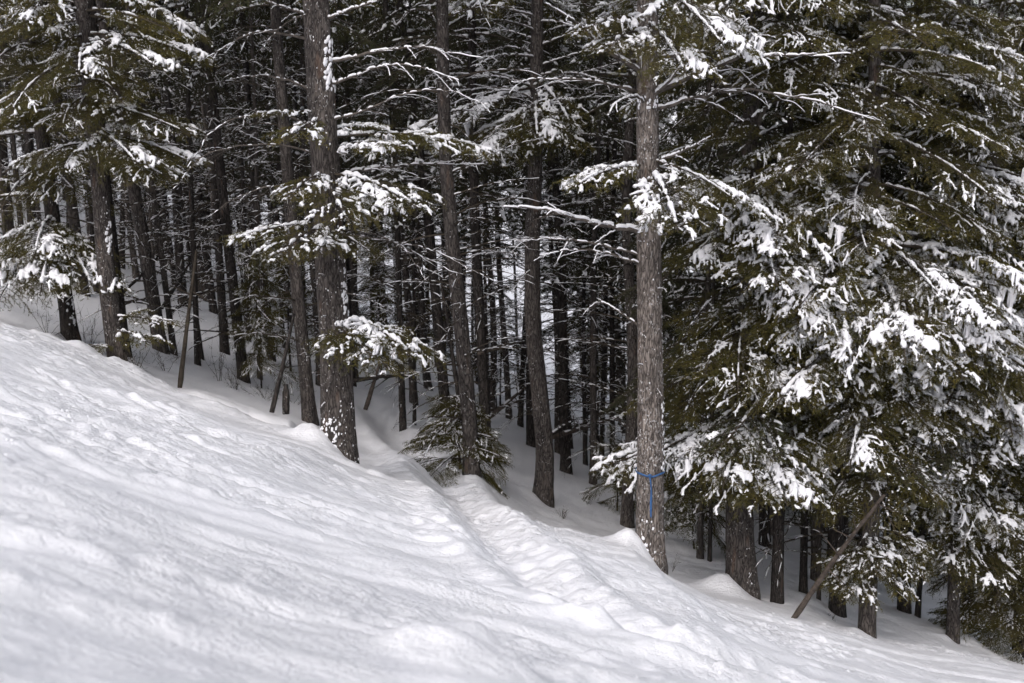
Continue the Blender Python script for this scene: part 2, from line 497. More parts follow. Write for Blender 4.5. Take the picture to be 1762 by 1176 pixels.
# ------------------------------------------------------------------ snow lying on twigs
def snow_sheet(pts, rad, cell, lift=0.75, seed=0):
    """merges the snow resting on sampled twig points into one lumpy shell"""
    mb = MB()
    ok = rad > cell * 0.75
    pts, rad = pts[ok], rad[ok]
    if not len(pts):
        return mb
    mn = pts[:, :2].min(0) - rad.max() - 2 * cell
    mx = pts[:, :2].max(0) + rad.max() + 2 * cell
    nx, ny = np.ceil((mx - mn) / cell).astype(int) + 1
    top = np.full(nx * ny, -1e3); bot = np.full(nx * ny, -1e3); msk = np.zeros(nx * ny, bool)
    c = (pts[:, :2] - mn) / cell
    ci = np.round(c).astype(int)
    R = int(math.ceil(rad.max() / cell))
    for dx in range(-R, R + 1):
        for dy in range(-R, R + 1):
            ix, iy = ci[:, 0] + dx, ci[:, 1] + dy
            d = np.hypot(ix - c[:, 0], iy - c[:, 1]) * cell / rad
            s = d < 1.0
            if not s.any():
                continue
            k = ix[s] * ny + iy[s]
            hgt = np.sqrt(1 - d[s] ** 2) * rad[s]
            np.maximum.at(top, k, pts[s, 2] + hgt * lift)
            np.maximum.at(bot, k, pts[s, 2] - hgt * 0.30)
            msk[k] = True
    top, bot, msk = top.reshape(nx, ny), bot.reshape(nx, ny), msk.reshape(nx, ny)
    GX, GY = np.meshgrid(mn[0] + np.arange(nx) * cell, mn[1] + np.arange(ny) * cell, indexing='ij')
    # soften steps between twigs
    for _ in range(2):
        t = np.where(msk, top, 0); w = msk.astype(float)
        a = t.copy(); ww = w.copy()
        for ax in (0, 1):
            for s in (1, -1):
                a += np.roll(t, s, ax); ww += np.roll(w, s, ax)
        top = np.where(msk, 0.4 * top + 0.6 * a / np.maximum(ww, 1), top)
    thick = top - bot
    top = top + 0.35 * np.clip(thick, 0, 0.06) * fbm(GX * 14, GY * 14, 2, seed)
    inner = msk & np.roll(msk, 1, 0) & np.roll(msk, -1, 0) & np.roll(msk, 1, 1) & np.roll(msk, -1, 1)
    edge = msk & ~inner
    e = np.where(edge, 0.5 * (top + bot), top)
    jx = RNG.uniform(-0.3, 0.3, GX.shape) * cell; jy = RNG.uniform(-0.3, 0.3, GX.shape) * cell
    it = np.full(msk.shape, -1); it[msk] = np.arange(msk.sum())
    nb = inner.sum()
    ib = it.copy(); ib[inner] = msk.sum() + np.arange(nb)
    V = np.concatenate([np.stack([(GX + jx)[msk], (GY + jy)[msk], e[msk]], -1), np.stack([(GX + jx)[inner], (GY + jy)[inner], bot[inner]], -1)])
    a, b2, c2, d2 = msk[:-1, :-1], msk[1:, :-1], msk[1:, 1:], msk[:-1, 1:]
    full = a & b2 & c2 & d2
    has_in = full & (inner[:-1, :-1] | inner[1:, :-1] | inner[1:, 1:] | inner[:-1, 1:])
    Q = []
    for idx, sel, flip in ((it, full, False), (ib, has_in, True)):
        q = np.stack([idx[:-1, :-1][sel], idx[1:, :-1][sel], idx[1:, 1:][sel], idx[:-1, 1:][sel]], -1)
        Q.append(q[:, ::-1] if flip else q)
    mb.add(V, f4=np.concatenate(Q))
    return mb

# ------------------------------------------------------------------ branches
def needles(segs, per_m, length, width, rng, lo=0.2):
    """needle blades along twig segments [(p0, p1)]"""
    p0 = np.array([s[0] for s in segs]); p1 = np.array([s[1] for s in segs])
    d = p1 - p0; l = np.linalg.norm(d, axis=1)
    n = np.maximum(1, np.round(l * per_m).astype(int))
    k = np.repeat(np.arange(len(segs)), n)
    t = rng.random(len(k))
    base = p0[k] + d[k] * t[:, None]
    dr = d[k] / l[k][:, None]
    r = rng.normal(size=(len(k), 3)); r[:, 2] *= 0.75
    r -= (r * dr).sum(1)[:, None] * dr
    r /= np.linalg.norm(r, axis=1)[:, None] + 1e-9
    nd_ = dr * rng.uniform(0.45, 0.95, len(k))[:, None] + r * rng.uniform(0.5, 0.9, len(k))[:, None]
    nd_ /= np.linalg.norm(nd_, axis=1)[:, None]
    L = length * rng.uniform(0.65, 1.2, len(k))
    w = np.cross(nd_, rng.normal(size=(len(k), 3))); w /= np.linalg.norm(w, axis=1)[:, None] + 1e-9
    V = np.stack([base - w * width / 2, base + w * width / 2, base + nd_ * L[:, None]], 1).reshape(-1, 3)
    return V, np.arange(len(V)).reshape(-1, 3)

def live_bough(seed, L, snow=1.0, lod=0, spread=0.42, droop=0.30, hang=0.35, bare=0.22):
    """a flat fir spray along +X; returns (foliage MB with wood=0 needles=1, snow MB)"""
    rng = np.random.default_rng(seed)
    fol = MB()
    sp, sr = [], []
    segs = []
    n = 10
    t = np.linspace(0, 1, n)
    sway = rng.normal(0, 0.03)
    ax = np.stack([L * t, L * (sway * np.sin(t * 3.1) + 0.05 * t * t * rng.normal()), L * (0.16 * t - droop * t ** 2)], -1)
    ar = 0.013 * L ** 0.8 * (1 - 0.85 * t) + 0.002
    v, q, tr = tube(ax, ar, 5 if lod == 0 else 4)
    fol.add(v, tr, q, 0)
    def axp(s):
        i = np.clip(s * (n - 1), 0, n - 1 - 1e-6); k = int(i)
        return ax[k] + (ax[k + 1] - ax[k]) * (i - k)
    step = (0.062, 0.10)[lod]
    side = 1
    s = bare
    ph = rng.random() * 10
    while s < 0.985:
        base = axp(s)
        tt = (s - bare) / (1 - bare)
        shape = (0.35 + 1.5 * tt * (1 - tt) * (1.25 - 0.5 * tt) * 1.6) * (1 - tt ** 3) + 0.16
        l = spread * L * shape * rng.uniform(0.6, 1.15)
        ang = math.radians(rng.uniform(38, 66)) * side
        ns = 5
        ss = np.linspace(0, 1, ns)
        ca, sa = math.cos(ang), math.sin(ang)
        curl = 0.25 * ss ** 2
        lat = np.stack([l * (ss * ca + curl * abs(sa) * 0.5), l * (ss * sa - curl * sa * 0.4), l * (0.04 * ss - rng.uniform(0.08, 0.40) * ss ** 2)], -1) + base
        slope = -2 * droop * s * L / L
        lat[:, 2] += (lat[:, 0] - base[0]) * (0.16 + slope) * 0.8
        v, q, _ = tube(lat, np.linspace(0.0045, 0.0015, ns) * (1 if lod == 0 else 1.5), 3, cap=False)
        fol.add(v, None, q, 0)
        for k in range(1 if lod == 0 else 0, ns - 1):
            segs.append((lat[k], lat[k + 1]))
        # how much snow this lateral carries
        q0 = noise2(np.array([s * L * 2.2 + ph]), np.array([side * 1.7 + seed * 0.37]))[0] * 1.2 + 0.72
        carry = snow * np.clip(q0 + rng.normal(0, 0.28), 0, 1.15)
        if rng.random() < 0.08: carry = 0
        def put(a, b, w):
            m = max(2, int(np.linalg.norm(b - a) / 0.018))
            for f in np.linspace(0, 1, m):
                sp.append(a + (b - a) * f + np.array([0, 0, 0.006])); sr.append(w * rng.uniform(0.75, 1.12))
        for k in range(1, ns - 1):
            put(lat[k], lat[k + 1], carry * 0.019 * (1.15 if k >= ns - 2 else 0.75) * rng.uniform(0.5, 1.15))
        # tertiary twigs
        ts = 0.22
        tside = 1
        while ts < 1.0:
            i = min(int(ts * (ns - 1)), ns - 2); f = ts * (ns - 1) - i
            b = lat[i] + (lat[i + 1] - lat[i]) * f
            dr = lat[i + 1] - lat[i]; dr /= np.linalg.norm(dr)
            pe = np.array([-dr[1], dr[0], 0.0]) * tside
            tl = (0.26 * l * (1.1 - ts) + 0.05) * rng.uniform(0.6, 1.25)
            hanging = rng.random() < hang
            dv = dr * 0.72 + pe * 0.68 + np.array([0, 0, -rng.uniform(0.55, 1.2) if hanging else rng.uniform(-0.25, 0.12)])
            dv /= np.linalg.norm(dv)
            e = b + dv * tl
            m_ = b + dv * tl * 0.55 + np.array([0, 0, 0.06 * tl])
            segs.append((b, m_)); segs.append((m_, e))
            if lod == 0:
                v, q, _ = tube(np.array([b, m_, e]), [0.0022, 0.0018, 0.001], 3, cap=False)
                fol.add(v, None, q, 0)
            if not hanging:
                w = carry * rng.uniform(0.010, 0.0245)
                if rng.random() < 0.14: w = 0
                put(b, m_, w); put(m_, e, w * 0.85)
            ts += (0.045, 0.085)[lod] / max(l, 0.05) * rng.uniform(0.8, 1.3)
            tside = -tside
        s += step / L * rng.uniform(0.7, 1.3) * 0.55
        side = -side
    for k in range(n - 3, n - 1):
        segs.append((ax[k], ax[k + 1]))
    v, f = needles(segs, (150, 46)[lod], (0.031, 0.046)[lod], (0.0062, 0.016)[lod], rng)
    fol.add(v, f, None, 1)
    # a thin line of snow along the bare wood
    for f_ in np.linspace(0.03, 0.9, int(L / 0.03)):
        p = axp(f_); r_ = ar[min(int(f_ * (n - 1)), n - 1)]
        sp.append(p + np.array([0, 0, r_ * 0.7])); sr.append(snow * max(0, r_ * 0.9 + 0.011 + 0.012 * noise2(np.array([f_ * L * 5]), np.array([seed * 1.1]))[0]))
    sp, sr = np.array(sp), np.array(sr)
    # clumps: whole patches stay bare, others pile up
    cl = np.clip(0.88 + 1.15 * fbm(sp[:, 0] * 2.6 + seed, sp[:, 1] * 2.6, 2, 3) + 1.1 * noise2(sp[:, 0] * 13 + seed, sp[:, 1] * 13, 5), 0, 1.4)
    sn = snow_sheet(sp, sr * cl, (0.0095, 0.016)[lod], (1.2, 1.1)[lod], seed)
    return fol, sn

def dead_bough(seed, L, snow=1.0, lod=0, path=None, r0=None, twigs=1.0):
    """a bare branch with side twigs and a line of snow on top"""
    rng = np.random.default_rng(seed)
    wood, sn = MB(), MB()
    n = 18 if lod == 0 else 8
    if path is None:
        t = np.linspace(0, 1, n)
        arch, dr = rng.uniform(-0.05, 0.35), rng.uniform(0.1, 0.55)
        path = np.stack([L * t, L * 0.05 * rng.normal() * np.sin(t * 3), L * (arch * t - dr * t ** 2)], -1)
        path += rng.normal(0, 0.006 * L, path.shape) * t[:, None]
    else:
        path = smooth_path(path, n)
        path += rng.normal(0, 0.004 * L, path.shape)
    r0 = r0 or 0.010 * L ** 0.7
    t = np.linspace(0, 1, len(path))
    rad = r0 * (1 - 0.86 * t) + 0.0015
    def strip(pts, rr, amt, seed2):
        k = len(pts)
        m = 4 * k if lod == 0 else 2 * k
        pp = smooth_path(pts, m)
        r = np.interp(np.linspace(0, 1, m), np.linspace(0, 1, k), rr)
        nz = fbm(np.arange(m) * (0.35 if lod == 0 else 0.6) + seed2 * 3.3, np.full(m, seed2 * 0.7), 2, 4)
        w = np.clip((nz * 1.3 + 0.55 * amt) * 1.6, 0, 1)
        sr = (r * 0.80 + 0.0055) * (0.35 + 0.65 * w) * (0.6 + 0.5 * amt)
        up = np.zeros_like(pp); up[:, 2] = r * 0.75 + sr * 0.30 * w - (1 - w) * (r + sr)
        v, q, tr = tube(pp + up, np.maximum(sr, 0.0012), 6 if lod == 0 else 4, squash=0.75)
        sn.add(v, tr, q)
    v, q, tr = tube(path, rad, 7 if lod == 0 else 4)
    wood.add(v, tr, q)
    if snow > 0: strip(path, rad, snow, seed)
    nt = int((6 + 5 * L) * twigs * (1 if lod == 0 else 0.6))
    for k in range(nt):
        s = rng.uniform(0.15, 0.97)
        i = s * (len(path) - 1); j = min(int(i), len(path) - 2)
        b = path[j] + (path[j + 1] - path[j]) * (i - j)
        d = path[j + 1] - path[j]; d /= np.linalg.norm(d)
        side = rng.choice([-1, 1])
        pe = np.cross(d, np.array([0, 0, 1.0])) * side
        pe /= np.linalg.norm(pe) + 1e-9
        l = L * rng.uniform(0.10, 0.34) * (1.15 - s * 0.7)
        dv = d * rng.uniform(0.5, 1.0) + pe * rng.uniform(0.4, 1.0) + np.array([0, 0, rng.uniform(-0.45, 0.35)])
        dv /= np.linalg.norm(dv)
        m = 5 if lod == 0 else 3
        ss = np.linspace(0, 1, m)
        tw = b + dv * l * ss[:, None] + np.array([0, 0, -1.0]) * (l * rng.uniform(0, 0.35) * ss ** 2)[:, None] + rng.normal(0, 0.02 * l, (m, 3)) * ss[:, None]
        rr = np.linspace(max(rad[j] * 0.45, 0.003), 0.0014, m)
        v, q, _ = tube(tw, rr, 4 if lod == 0 else 3, cap=False)
        wood.add(v, None, q)
        if snow > 0 and rng.random() < 0.6 * snow: strip(tw, rr, snow * 0.8, seed + k)
        if lod == 0:
            for h in range(rng.integers(0, 4)):
                f = rng.uniform(0.25, 0.9); b2 = tw[0] + (tw[-1] - tw[0]) * f
                b2 = tw[min(int(f * (m - 1)), m - 1)]
                e2 = b2 + (dv * 0.7 + rng.normal(0, 0.5, 3)) * l * 0.35
                v, q, _ = tube(np.array([b2, (b2 + e2) / 2 + rng.normal(0, 0.01, 3), e2]), [0.0024, 0.002, 0.0012], 3, cap=False)
                wood.add(v, None, q)
    return wood, sn

STUB = []
for i, L in enumerate([0.22, 0.3]):
    f_, s_ = dead_bough(180 + i, L, 0.6, 0, None, 0.011, 0.0)
    STUB.append((L, f_.mesh('branch_stub', [M_WOOD]), s_.mesh('branch_snow', [M_SNOW])))
LIVE = []      # (length, foliage mesh, snow mesh)
for i, (L, sn_, sp_, dr_) in enumerate([(1.0, 1.05, 0.46, 0.24), (1.35, 1.15, 0.44, 0.26), (1.7, 1.05, 0.42, 0.26), (2.0, 1.15, 0.38, 0.28), (2.4, 1.1, 0.34, 0.26), (1.5, 0.95, 0.42, 0.30), (1.9, 1.2, 0.40, 0.30), (0.7, 1.0, 0.5, 0.2)]):
    f_, s_ = live_bough(100 + i, L, sn_, 0, sp_, dr_)
    LIVE.append((L, f_.mesh('fir_bough', [M_TWIG, M_NEEDLE]), s_.mesh('bough_snow', [M_SNOW])))
LIGHT = []     # boughs with little snow
for i, (L, sn_) in enumerate([(1.3, 0.68), (1.8, 0.74), (2.2, 0.66), (1.5, 0.6), (2.0, 0.78)]):
    f_, s_ = live_bough(140 + i, L, sn_, 0, 0.40, 0.30, 0.45)
    LIGHT.append((L, f_.mesh('shaded_bough', [M_TWIG, M_NEEDLE]), s_.mesh('bough_snow', [M_SNOW])))
DEAD = []
for i, L in enumerate([0.8, 1.2, 1.6, 2.0, 1.1]):
    f_, s_ = dead_bough(160 + i, L, 0.9)
    DEAD.append((L, f_.mesh('dead_branch', [M_WOOD]), s_.mesh('branch_snow', [M_SNOW])))

def aim(p0, p1, L, roll=0.0, fat=1.0):
    """matrix that lays a branch of length L from p0 to p1, its top side up"""
    d = np.asarray(p1) - np.asarray(p0); l = np.linalg.norm(d); x = d / l
    z = np.array([0, 0, 1.0]) - x * x[2]; z /= np.linalg.norm(z)
    y = np.cross(z, x)
    c, s = math.cos(roll), math.sin(roll)
    y, z = y * c + z * s, z * c - y * s
    k = l / L
    k2 = min(max(k, 0.7), 1.35) * fat
    M = np.eye(4)
    M[:3, 0] = x * k; M[:3, 1] = y * k2; M[:3, 2] = z * k2; M[:3, 3] = p0
    return M

# ------------------------------------------------------------------ trunks
def trunk_mesh(path, r0, H, seed, sides=28, dz=0.07, flare=0.30, rough=0.05, top=0.06):
    """path(h) -> centre offset; a bark-ridged tapered trunk"""
    hs = [-1.0]
    while hs[-1] < H:
        hs.append(hs[-1] + (dz if hs[-1] < 9 else dz * 5))
    hs = np.array(hs)
    a = np.arange(sides) * 2 * math.pi / sides
    A, Hh = np.meshgrid(a, hs)
    hc = np.maximum(Hh, 0)
    R = r0 * ((1 - top) * np.clip(1 - hc / H, 0, 1) ** 0.85 + top)
    lob = 1 + 0.35 * np.cos(A * 4 + seed) + 0.25 * np.cos(A * 7 + 2 * seed)
    R = R + r0 * flare * np.exp(-hc / (r0 * 1.6)) * lob
    if rough > 0:
        nz = fbm(np.cos(A) * 3.0 + 7 + np.sin(A) * 1.3 + seed, Hh * 1.3 + np.sin(A) * 3.0, 3, seed)
        rid = np.abs(fbm(A * sides / 9.0, Hh * 2.6, 2, seed + 5))
        R = R * (1 + rough * nz + rough * 1.3 * (rid - 0.25))
    c = np.array([path(h) for h in hs])
    V = np.stack([c[:, 0:1] + R * np.cos(A), c[:, 1:2] + R * np.sin(A), Hh], -1).reshape(-1, 3)
    k, n = len(hs), sides
    i = np.arange(k - 1)[:, None] * n; j = np.arange(n)[None, :]; j2 = (j + 1) % n
    q = np.stack([i + j, i + j2, i + n + j2, i + n + j], -1).reshape(-1, 4)
    mb = MB()
    mb.add(V, f4=q)
    return mb

def blob(rng, c, nrm, s, squash=0.45):
    """a small lump of snow stuck to a surface"""
    nrm = nrm / np.linalg.norm(nrm)
    t = np.cross(nrm, [0.1, 0.2, 1.0]); t /= np.linalg.norm(t)
    b = np.cross(nrm, t)
    n1, n2 = 8, 4
    V = [c + nrm * s * squash]
    sx, sz = rng.uniform(0.55, 1.0), rng.uniform(0.7, 1.5)
    for i in range(1, n2):
        r = math.sin(i / (n2 - 1) * math.pi / 2); h = math.cos(i / (n2 - 1) * math.pi / 2)
        for j in range(n1):
            a = j * 2 * math.pi / n1
            k = s * r * rng.uniform(0.7, 1.2)
            V.append(c + t * k * sx * math.cos(a) + b * k * sz * math.sin(a) + nrm * (s * squash * h - 0.004))
    F3 = [(0, 1 + j, 1 + (j + 1) % n1) for j in range(n1)]
    F4 = [(1 + i * n1 + j, 1 + (i + 1) * n1 + j, 1 + (i + 1) * n1 + (j + 1) % n1, 1 + i * n1 + (j + 1) % n1) for i in range(n2 - 2) for j in range(n1)]
    return np.array(V), F3, F4

class Tree:
    """a fir whose branches are parts of their own"""
    def __init__(self, label, base, marks, width, name='fir_tree', group=None, H=18.0, mat=None, depth=None, seed=1, sides=28, flare=0.30, rough=0.05, top=0.06, heap=0.6):
        # base: photograph pixel of the foot; marks: further pixels up the trunk; width: trunk width in pixels
        px, py = base
        if depth is None:
            b = hit(px, py, base_height, y0=float(edge_y(hit(px, py)[0])) + 0.2)
        else:
            b = P(px, py, depth)
        self.y = b[1]
        b[2] = base_height(b[0], b[1])
        self.base = b
        self.r = 0.5 * width * np.linalg.norm(b) / FPX / 1.05
        pts = [(0.0, np.zeros(2))]
        for mx, my in marks:
            q = P(mx, my, self.y)
            pts.append((q[2] - b[2], np.array([q[0] - b[0], 0.0])))
        pts.sort(key=lambda e: e[0])
        self.hs = np.array([e[0] for e in pts]); self.ox = np.array([e[1][0] for e in pts])
        self.seed, self.H = seed, H
        self.hi_slope = (self.ox[-1] - self.ox[-2]) / max(self.hs[-1] - self.hs[-2], 0.1) if len(pts) > 1 else 0
        self.root = link(name, None, None, Vector(b))
        self.root.empty_display_size = 0.3
        tag(self.root, label, 'tree', group)
        mb = trunk_mesh(self.off, self.r, H, seed, sides, 0.07 if sides > 20 else 0.16, flare, rough, top)
        self.trunk = link('trunk', mb.mesh('trunk', [mat or M_BARK]), self.root)
        WELLS.append((b[0], b[1], self.r, heap))
    def off(self, h):
        if h > self.hs[-1]:
            x = self.ox[-1] + self.hi_slope * 0.6 * (h - self.hs[-1])
        else:
            hh = max(h, 0)
            # smooth through the marks
            x = np.interp([hh - 0.3, hh, hh + 0.3], self.hs, self.ox).mean() if hh > 0.3 else np.interp(hh, self.hs, self.ox)
        return np.array([x + 0.012 * math.sin(h * 1.3 + self.seed), 0.03 * math.sin(h * 0.7 + 2 * self.seed)])
    def at(self, py):
        """height above the foot of the trunk point seen at pixel row py"""
        d = ray(W / 2, py)
        return d[2] / d[1] * self.y - self.base[2]
    def centre(self, h):
        o = self.off(h)
        return self.base + np.array([o[0], o[1], h])
    def radius(self, h):
        return self.r * (0.94 * max(1 - h / self.H, 0) ** 0.85 + 0.06)
    def _add(self, name, var, p0, p1, roll=0.0, fat=1.0):
        L, me, sn = var
        M = aim(p0 - self.base, p1 - self.base, L, roll, fat)
        o = link(name, me, self.root)
        o.matrix_local = Matrix(M.tolist())
        if sn is not None:
            link('snow', sn, o)['kind'] = 'stuff'
        return o
    def live(self, py0, end, dd, k=None, light=False, roll=0.0, fat=1.0):
        """a green bough from the trunk at row py0 to pixel end, dd metres nearer (-) or farther (+)"""
        c = self.centre(self.at(py0)); e = P(end[0], end[1], self.y + dd)
        pool = LIGHT if light else LIVE
        l = np.linalg.norm(e - c)
        if k is None:
            k = min(range(len(pool)), key=lambda i: abs(pool[i][0] - l) + RNG.uniform(0, 0.25))
        return self._add('branch', pool[k % len(pool)], c, e, roll, fat)
    def dead(self, pts, dd, r0=0.02, snow=1.0, seed=0, twigs=1.0):
        """a bare branch along pixels, ending dd metres nearer or farther"""
        c = self.centre(self.at(pts[0][1])); n = len(pts)
        path = [c - self.base] + [P(px, py, self.y + dd * (i + 1) / (n - 1)) - self.base for i, (px, py) in enumerate(pts[1:])]
        path = np.array(path)
        L = np.linalg.norm(np.diff(path, axis=0), axis=1).sum()
        w, s = dead_bough(seed * 7 + 3, L, snow, 0, path, r0, twigs)
        o = link('branch', w.mesh('bare_branch', [M_WOOD]), self.root)
        if s.n:
            link('snow', s.mesh('branch_snow', [M_SNOW]), o)['kind'] = 'stuff'
    def ring(self, py_lo, py_hi, n, Lr, az=(0, 360), tilt=(-0.45, 0.0), kind='live', seed=0, fat=1.0):
        """n branches round the trunk between two pixel rows; az 270 points at the camera, 0 to the photograph's right"""
        rng = np.random.default_rng(seed + 900)
        h0, h1 = self.at(py_lo), self.at(py_hi)
        for i in range(n):
            h = h0 + (h1 - h0) * (i + rng.uniform(0, 1)) / n
            a = math.radians(az[0] + (az[1] - az[0]) * ((i * 0.618 + rng.uniform(0, 0.25)) % 1))
            l = rng.uniform(*Lr)
            c = self.centre(h)
            e = c + l * np.array([math.cos(a), math.sin(a), rng.uniform(*tilt)])
            if kind in ('dead', 'stub'):
                c2 = c + self.radius(h) * 0.6 * np.array([math.cos(a), math.sin(a), 0])
                pool = DEAD if kind == 'dead' else STUB
                self._add('branch', pool[rng.integers(len(pool))], c2, e)
            else:
                pool = LIVE if kind == 'live' else LIGHT
                k = min(range(len(pool)), key=lambda q: abs(pool[q][0] - l) + rng.uniform(0, 0.6))
                self._add('branch', pool[k], c, e, rng.normal(0, 0.12), fat)
    def stuck_snow(self, rows, seed=0):
        """lumps of snow plastered on the bark: (row from, row to, angle from, to, count, size from, to)"""
        rng = np.random.default_rng(seed + 50)
        mb = MB()
        for py0, py1, a0, a1, cnt, s0, s1 in rows:
            h0, h1 = self.at(py0), self.at(py1)
            for _ in range(cnt):
                h = rng.uniform(min(h0, h1), max(h0, h1)); a = math.radians(rng.uniform(a0, a1))
                nrm = np.array([math.cos(a), math.sin(a), 0.0])
                R = self.radius(h) + self.r * 0.30 * math.exp(-max(h, 0) / (self.r * 1.6))
                o = self.off(h)
                c = np.array([o[0], o[1], h]) + nrm * R * 0.99
                mb.add(*blob(rng, c, nrm, rng.uniform(s0, s1) ** 1.0))
        o = link('stuck_snow', mb.mesh('stuck_snow', [M_SNOW]), self.root)
        o['kind'] = 'stuff'

# ================================================================== trees at the edge of the wood
T1 = Tree('thick grey-barked fir on the bank crest, snow plastered down one side of its trunk', (583, 796), [(580, 600), (567, 440), (553, 200), (545, 0)], 60, depth=17.35, seed=3, flare=0.22, heap=0.9)
T1.live(300, (738, 335), -0.9, 1); T1.live(305, (600, 372), -1.5, 0); T1.live(300, (498, 328), -0.9, 0); T1.live(310, (665, 362), -1.1, 7)
T1.live(385, (396, 402), -0.7, 1, fat=0.8); T1.live(392, (480, 428), -1.3, 0); T1.live(395, (560, 430), -1.3, 7); T1.live(395, (640, 425), -0.8, light=True)
T1.live(552, (735, 592), -1.0, 1, roll=-0.3, fat=1.2); T1.live(560, (640, 600), -1.4, 0, fat=1.1); T1.live(568, (672, 622), -1.35, 0, roll=-0.2); T1.live(575, (556, 590), -0.9, 7, fat=0.7); T1.live(570, (705, 560), 0.2, 0)
T1.live(195, (436, 190), -0.5, 0, fat=0.7); T1.live(205, (500, 235), -0.9, 7)
T1.live(262, (760, 215), 0.5, 2, fat=0.8); T1.live(270, (700, 235), -0.5, 1)
T1.dead([(575, 305), (640, 290), (720, 284), (830, 282)], 0.6, 0.024, 1.0, 31)
T1.dead([(545, 75), (500, 60), (440, 56), (390, 80), (340, 105)], -0.6, 0.020, 0.6, 1)
T1.dead([(548, 165), (500, 140), (450, 130), (395, 135)], -0.4, 0.018, 0.5, 2)
T1.dead([(550, 230), (480, 195), (425, 200), (370, 222), (322, 285)], -0.9, 0.016, 0.6, 3, 0.5)
T1.dead([(555, 270), (480, 250), (420, 250), (350, 270), (298, 325)], -0.7, 0.014, 0.4, 4, 0.5)
T1.dead([(555, 335), (480, 320), (420, 335), (355, 375)], -0.6, 0.013, 0.3, 5, 0.6)
T1.dead([(560, 110), (620, 95), (690, 82), (740, 84), (830, 100)], -0.3, 0.022, 1.0, 6)
T1.dead([(562, 150), (610, 132), (670, 112), (730, 118), (790, 140)], -0.6, 0.020, 1.0, 7)
T1.dead([(562, 215), (610, 195), (690, 165), (760, 155), (840, 178)], -0.4, 0.018, 0.8, 8)
T1.dead([(555, 40), (620, 10), (690, -10)], -0.5, 0.022, 1.0, 9)
T1.dead([(550, 30), (480, 10), (420, -15)], -0.5, 0.02, 0.8, 10)
T1.dead([(565, 20), (500, 35), (470, 60), (450, 90)], -1.0, 0.012, 0.4, 11)
T1.dead([(572, 405), (640, 408), (690, 425), (735, 485)], -1.0, 0.009, 0.3, 12, 0.5)
T1.dead([(572, 400), (660, 415), (740, 430), (850, 482)], -0.7, 0.010, 0.5, 13, 0.6)
T1.dead([(572, 395), (650, 405), (720, 440), (810, 480)], -0.3, 0.008, 0.4, 14, 0.6)
T1.dead([(570, 440), (550, 470), (545, 490)], -0.6, 0.006, 0.1, 15, 0.6)
T1.dead([(588, 500), (620, 510), (662, 528)], -0.3, 0.009, 0.4, 16, 0.3)
T1.ring(690, 120, 9, (0.22, 0.34), (190, 370), (-0.2, 0.5), 'stub', 60)
T1.ring(0, -1100, 17, (1.2, 2.4), (0, 360), (-0.4, 0.0), 'live', 1)
T1.stuck_snow([(330, 545, -50, -5, 70, 0.007, 0.026), (470, 540, -45, -10, 26, 0.012, 0.036), (60, 160, -60, 10, 46, 0.012, 0.042), (100, 135, -60, -20, 14, 0.018, 0.042),
               (715, 800, 205, 275, 100, 0.008, 0.030), (690, 790, 250, 350, 45, 0.006, 0.018), (0, 720, 195, 345, 150, 0.004, 0.012)], 1)

T3 = Tree('pale flecked fir trunk with a blue ribbon tied round it', (1120, 968), [(1118, 810), (1117, 600), (1118, 400), (1115, 180), (1112, 0)], 50, depth=16.9, seed=5, mat=M_BARK_PALE, flare=0.26, heap=1.5)
T3.live(285, (1000, 305), -0.9, 1);  T3.live(300, (1010, 280), 0.3, 1, light=False)
T3.live(275, (1260, 330), -0.9, 2); T3.live(290, (1195, 375), -1.5, 1); T3.live(285, (1345, 355), -0.2, 3, fat=0.8)
T3.live(40, (1155, 105), -1.6, 2, light=False); T3.live(55, (1045, 70), -1.0, 0); T3.live(30, (1000, 40), -0.8, 0, light=False); T3.live(-20, (1320, 75), -1.0, 3); T3.live(-30, (1230, 60), -1.5, 2)
T3.dead([(1100, 400), (1045, 388), (985, 374), (930, 360), (868, 355)], -0.6, 0.034, 1.4, 21, 0.6)
T3.dead([(1100, 445), (1030, 420), (960, 412), (890, 415)], -0.3, 0.018, 0.9, 22)
T3.dead([(1100, 460), (1040, 435), (985, 430), (930, 440)], -0.6, 0.014, 0.9, 23)
T3.dead([(1135, 165), (1200, 128), (1262, 102), (1300, 98), (1380, 96), (1462, 94)], -0.7, 0.034, 1.15, 24, 0.5)
T3.dead([(1138, 190), (1200, 168), (1280, 155), (1400, 175), (1505, 205)], -0.4, 0.026, 0.9, 25, 0.6)
T3.dead([(1105, 130), (1045, 88), (1000, 45), (940, 5)], -0.7, 0.030, 1.0, 26)
T3.dead([(1140, 285), (1180, 258), (1222, 235)], -0.5, 0.024, 1.0, 27, 0.5)
T3.dead([(1110, 182), (1092, 165), (1060, 178), (1045, 200)], -0.8, 0.016, 1.1, 28, 0.5)
T3.dead([(1125, 175), (1150, 142), (1172, 112)], -0.4, 0.026, 1.1, 29, 0.3)
T3.dead([(1110, 160), (1020, 140), (950, 135), (880, 142)], -0.5, 0.018, 0.8, 30)
T3.dead([(1125, 100), (1200, 90), (1250, 60), (1290, 30)], -0.4, 0.022, 0.9, 32)
T3.dead([(1262, 102), (1282, 80), (1292, 55), (1276, 25)], -0.9, 0.010, 0.9, 33, 0.5)
T3.dead([(1105, 575), (1070, 540), (1030, 520), (1000, 545)], 0.2, 0.016, 0.7, 34)
T3.ring(780, 200, 9, (0.18, 0.30), (180, 370), (-0.2, 0.5), 'stub', 61)
T3.ring(-20, -1100, 17, (1.2, 2.4), (0, 360), (-0.4, 0.0), 'live', 2)
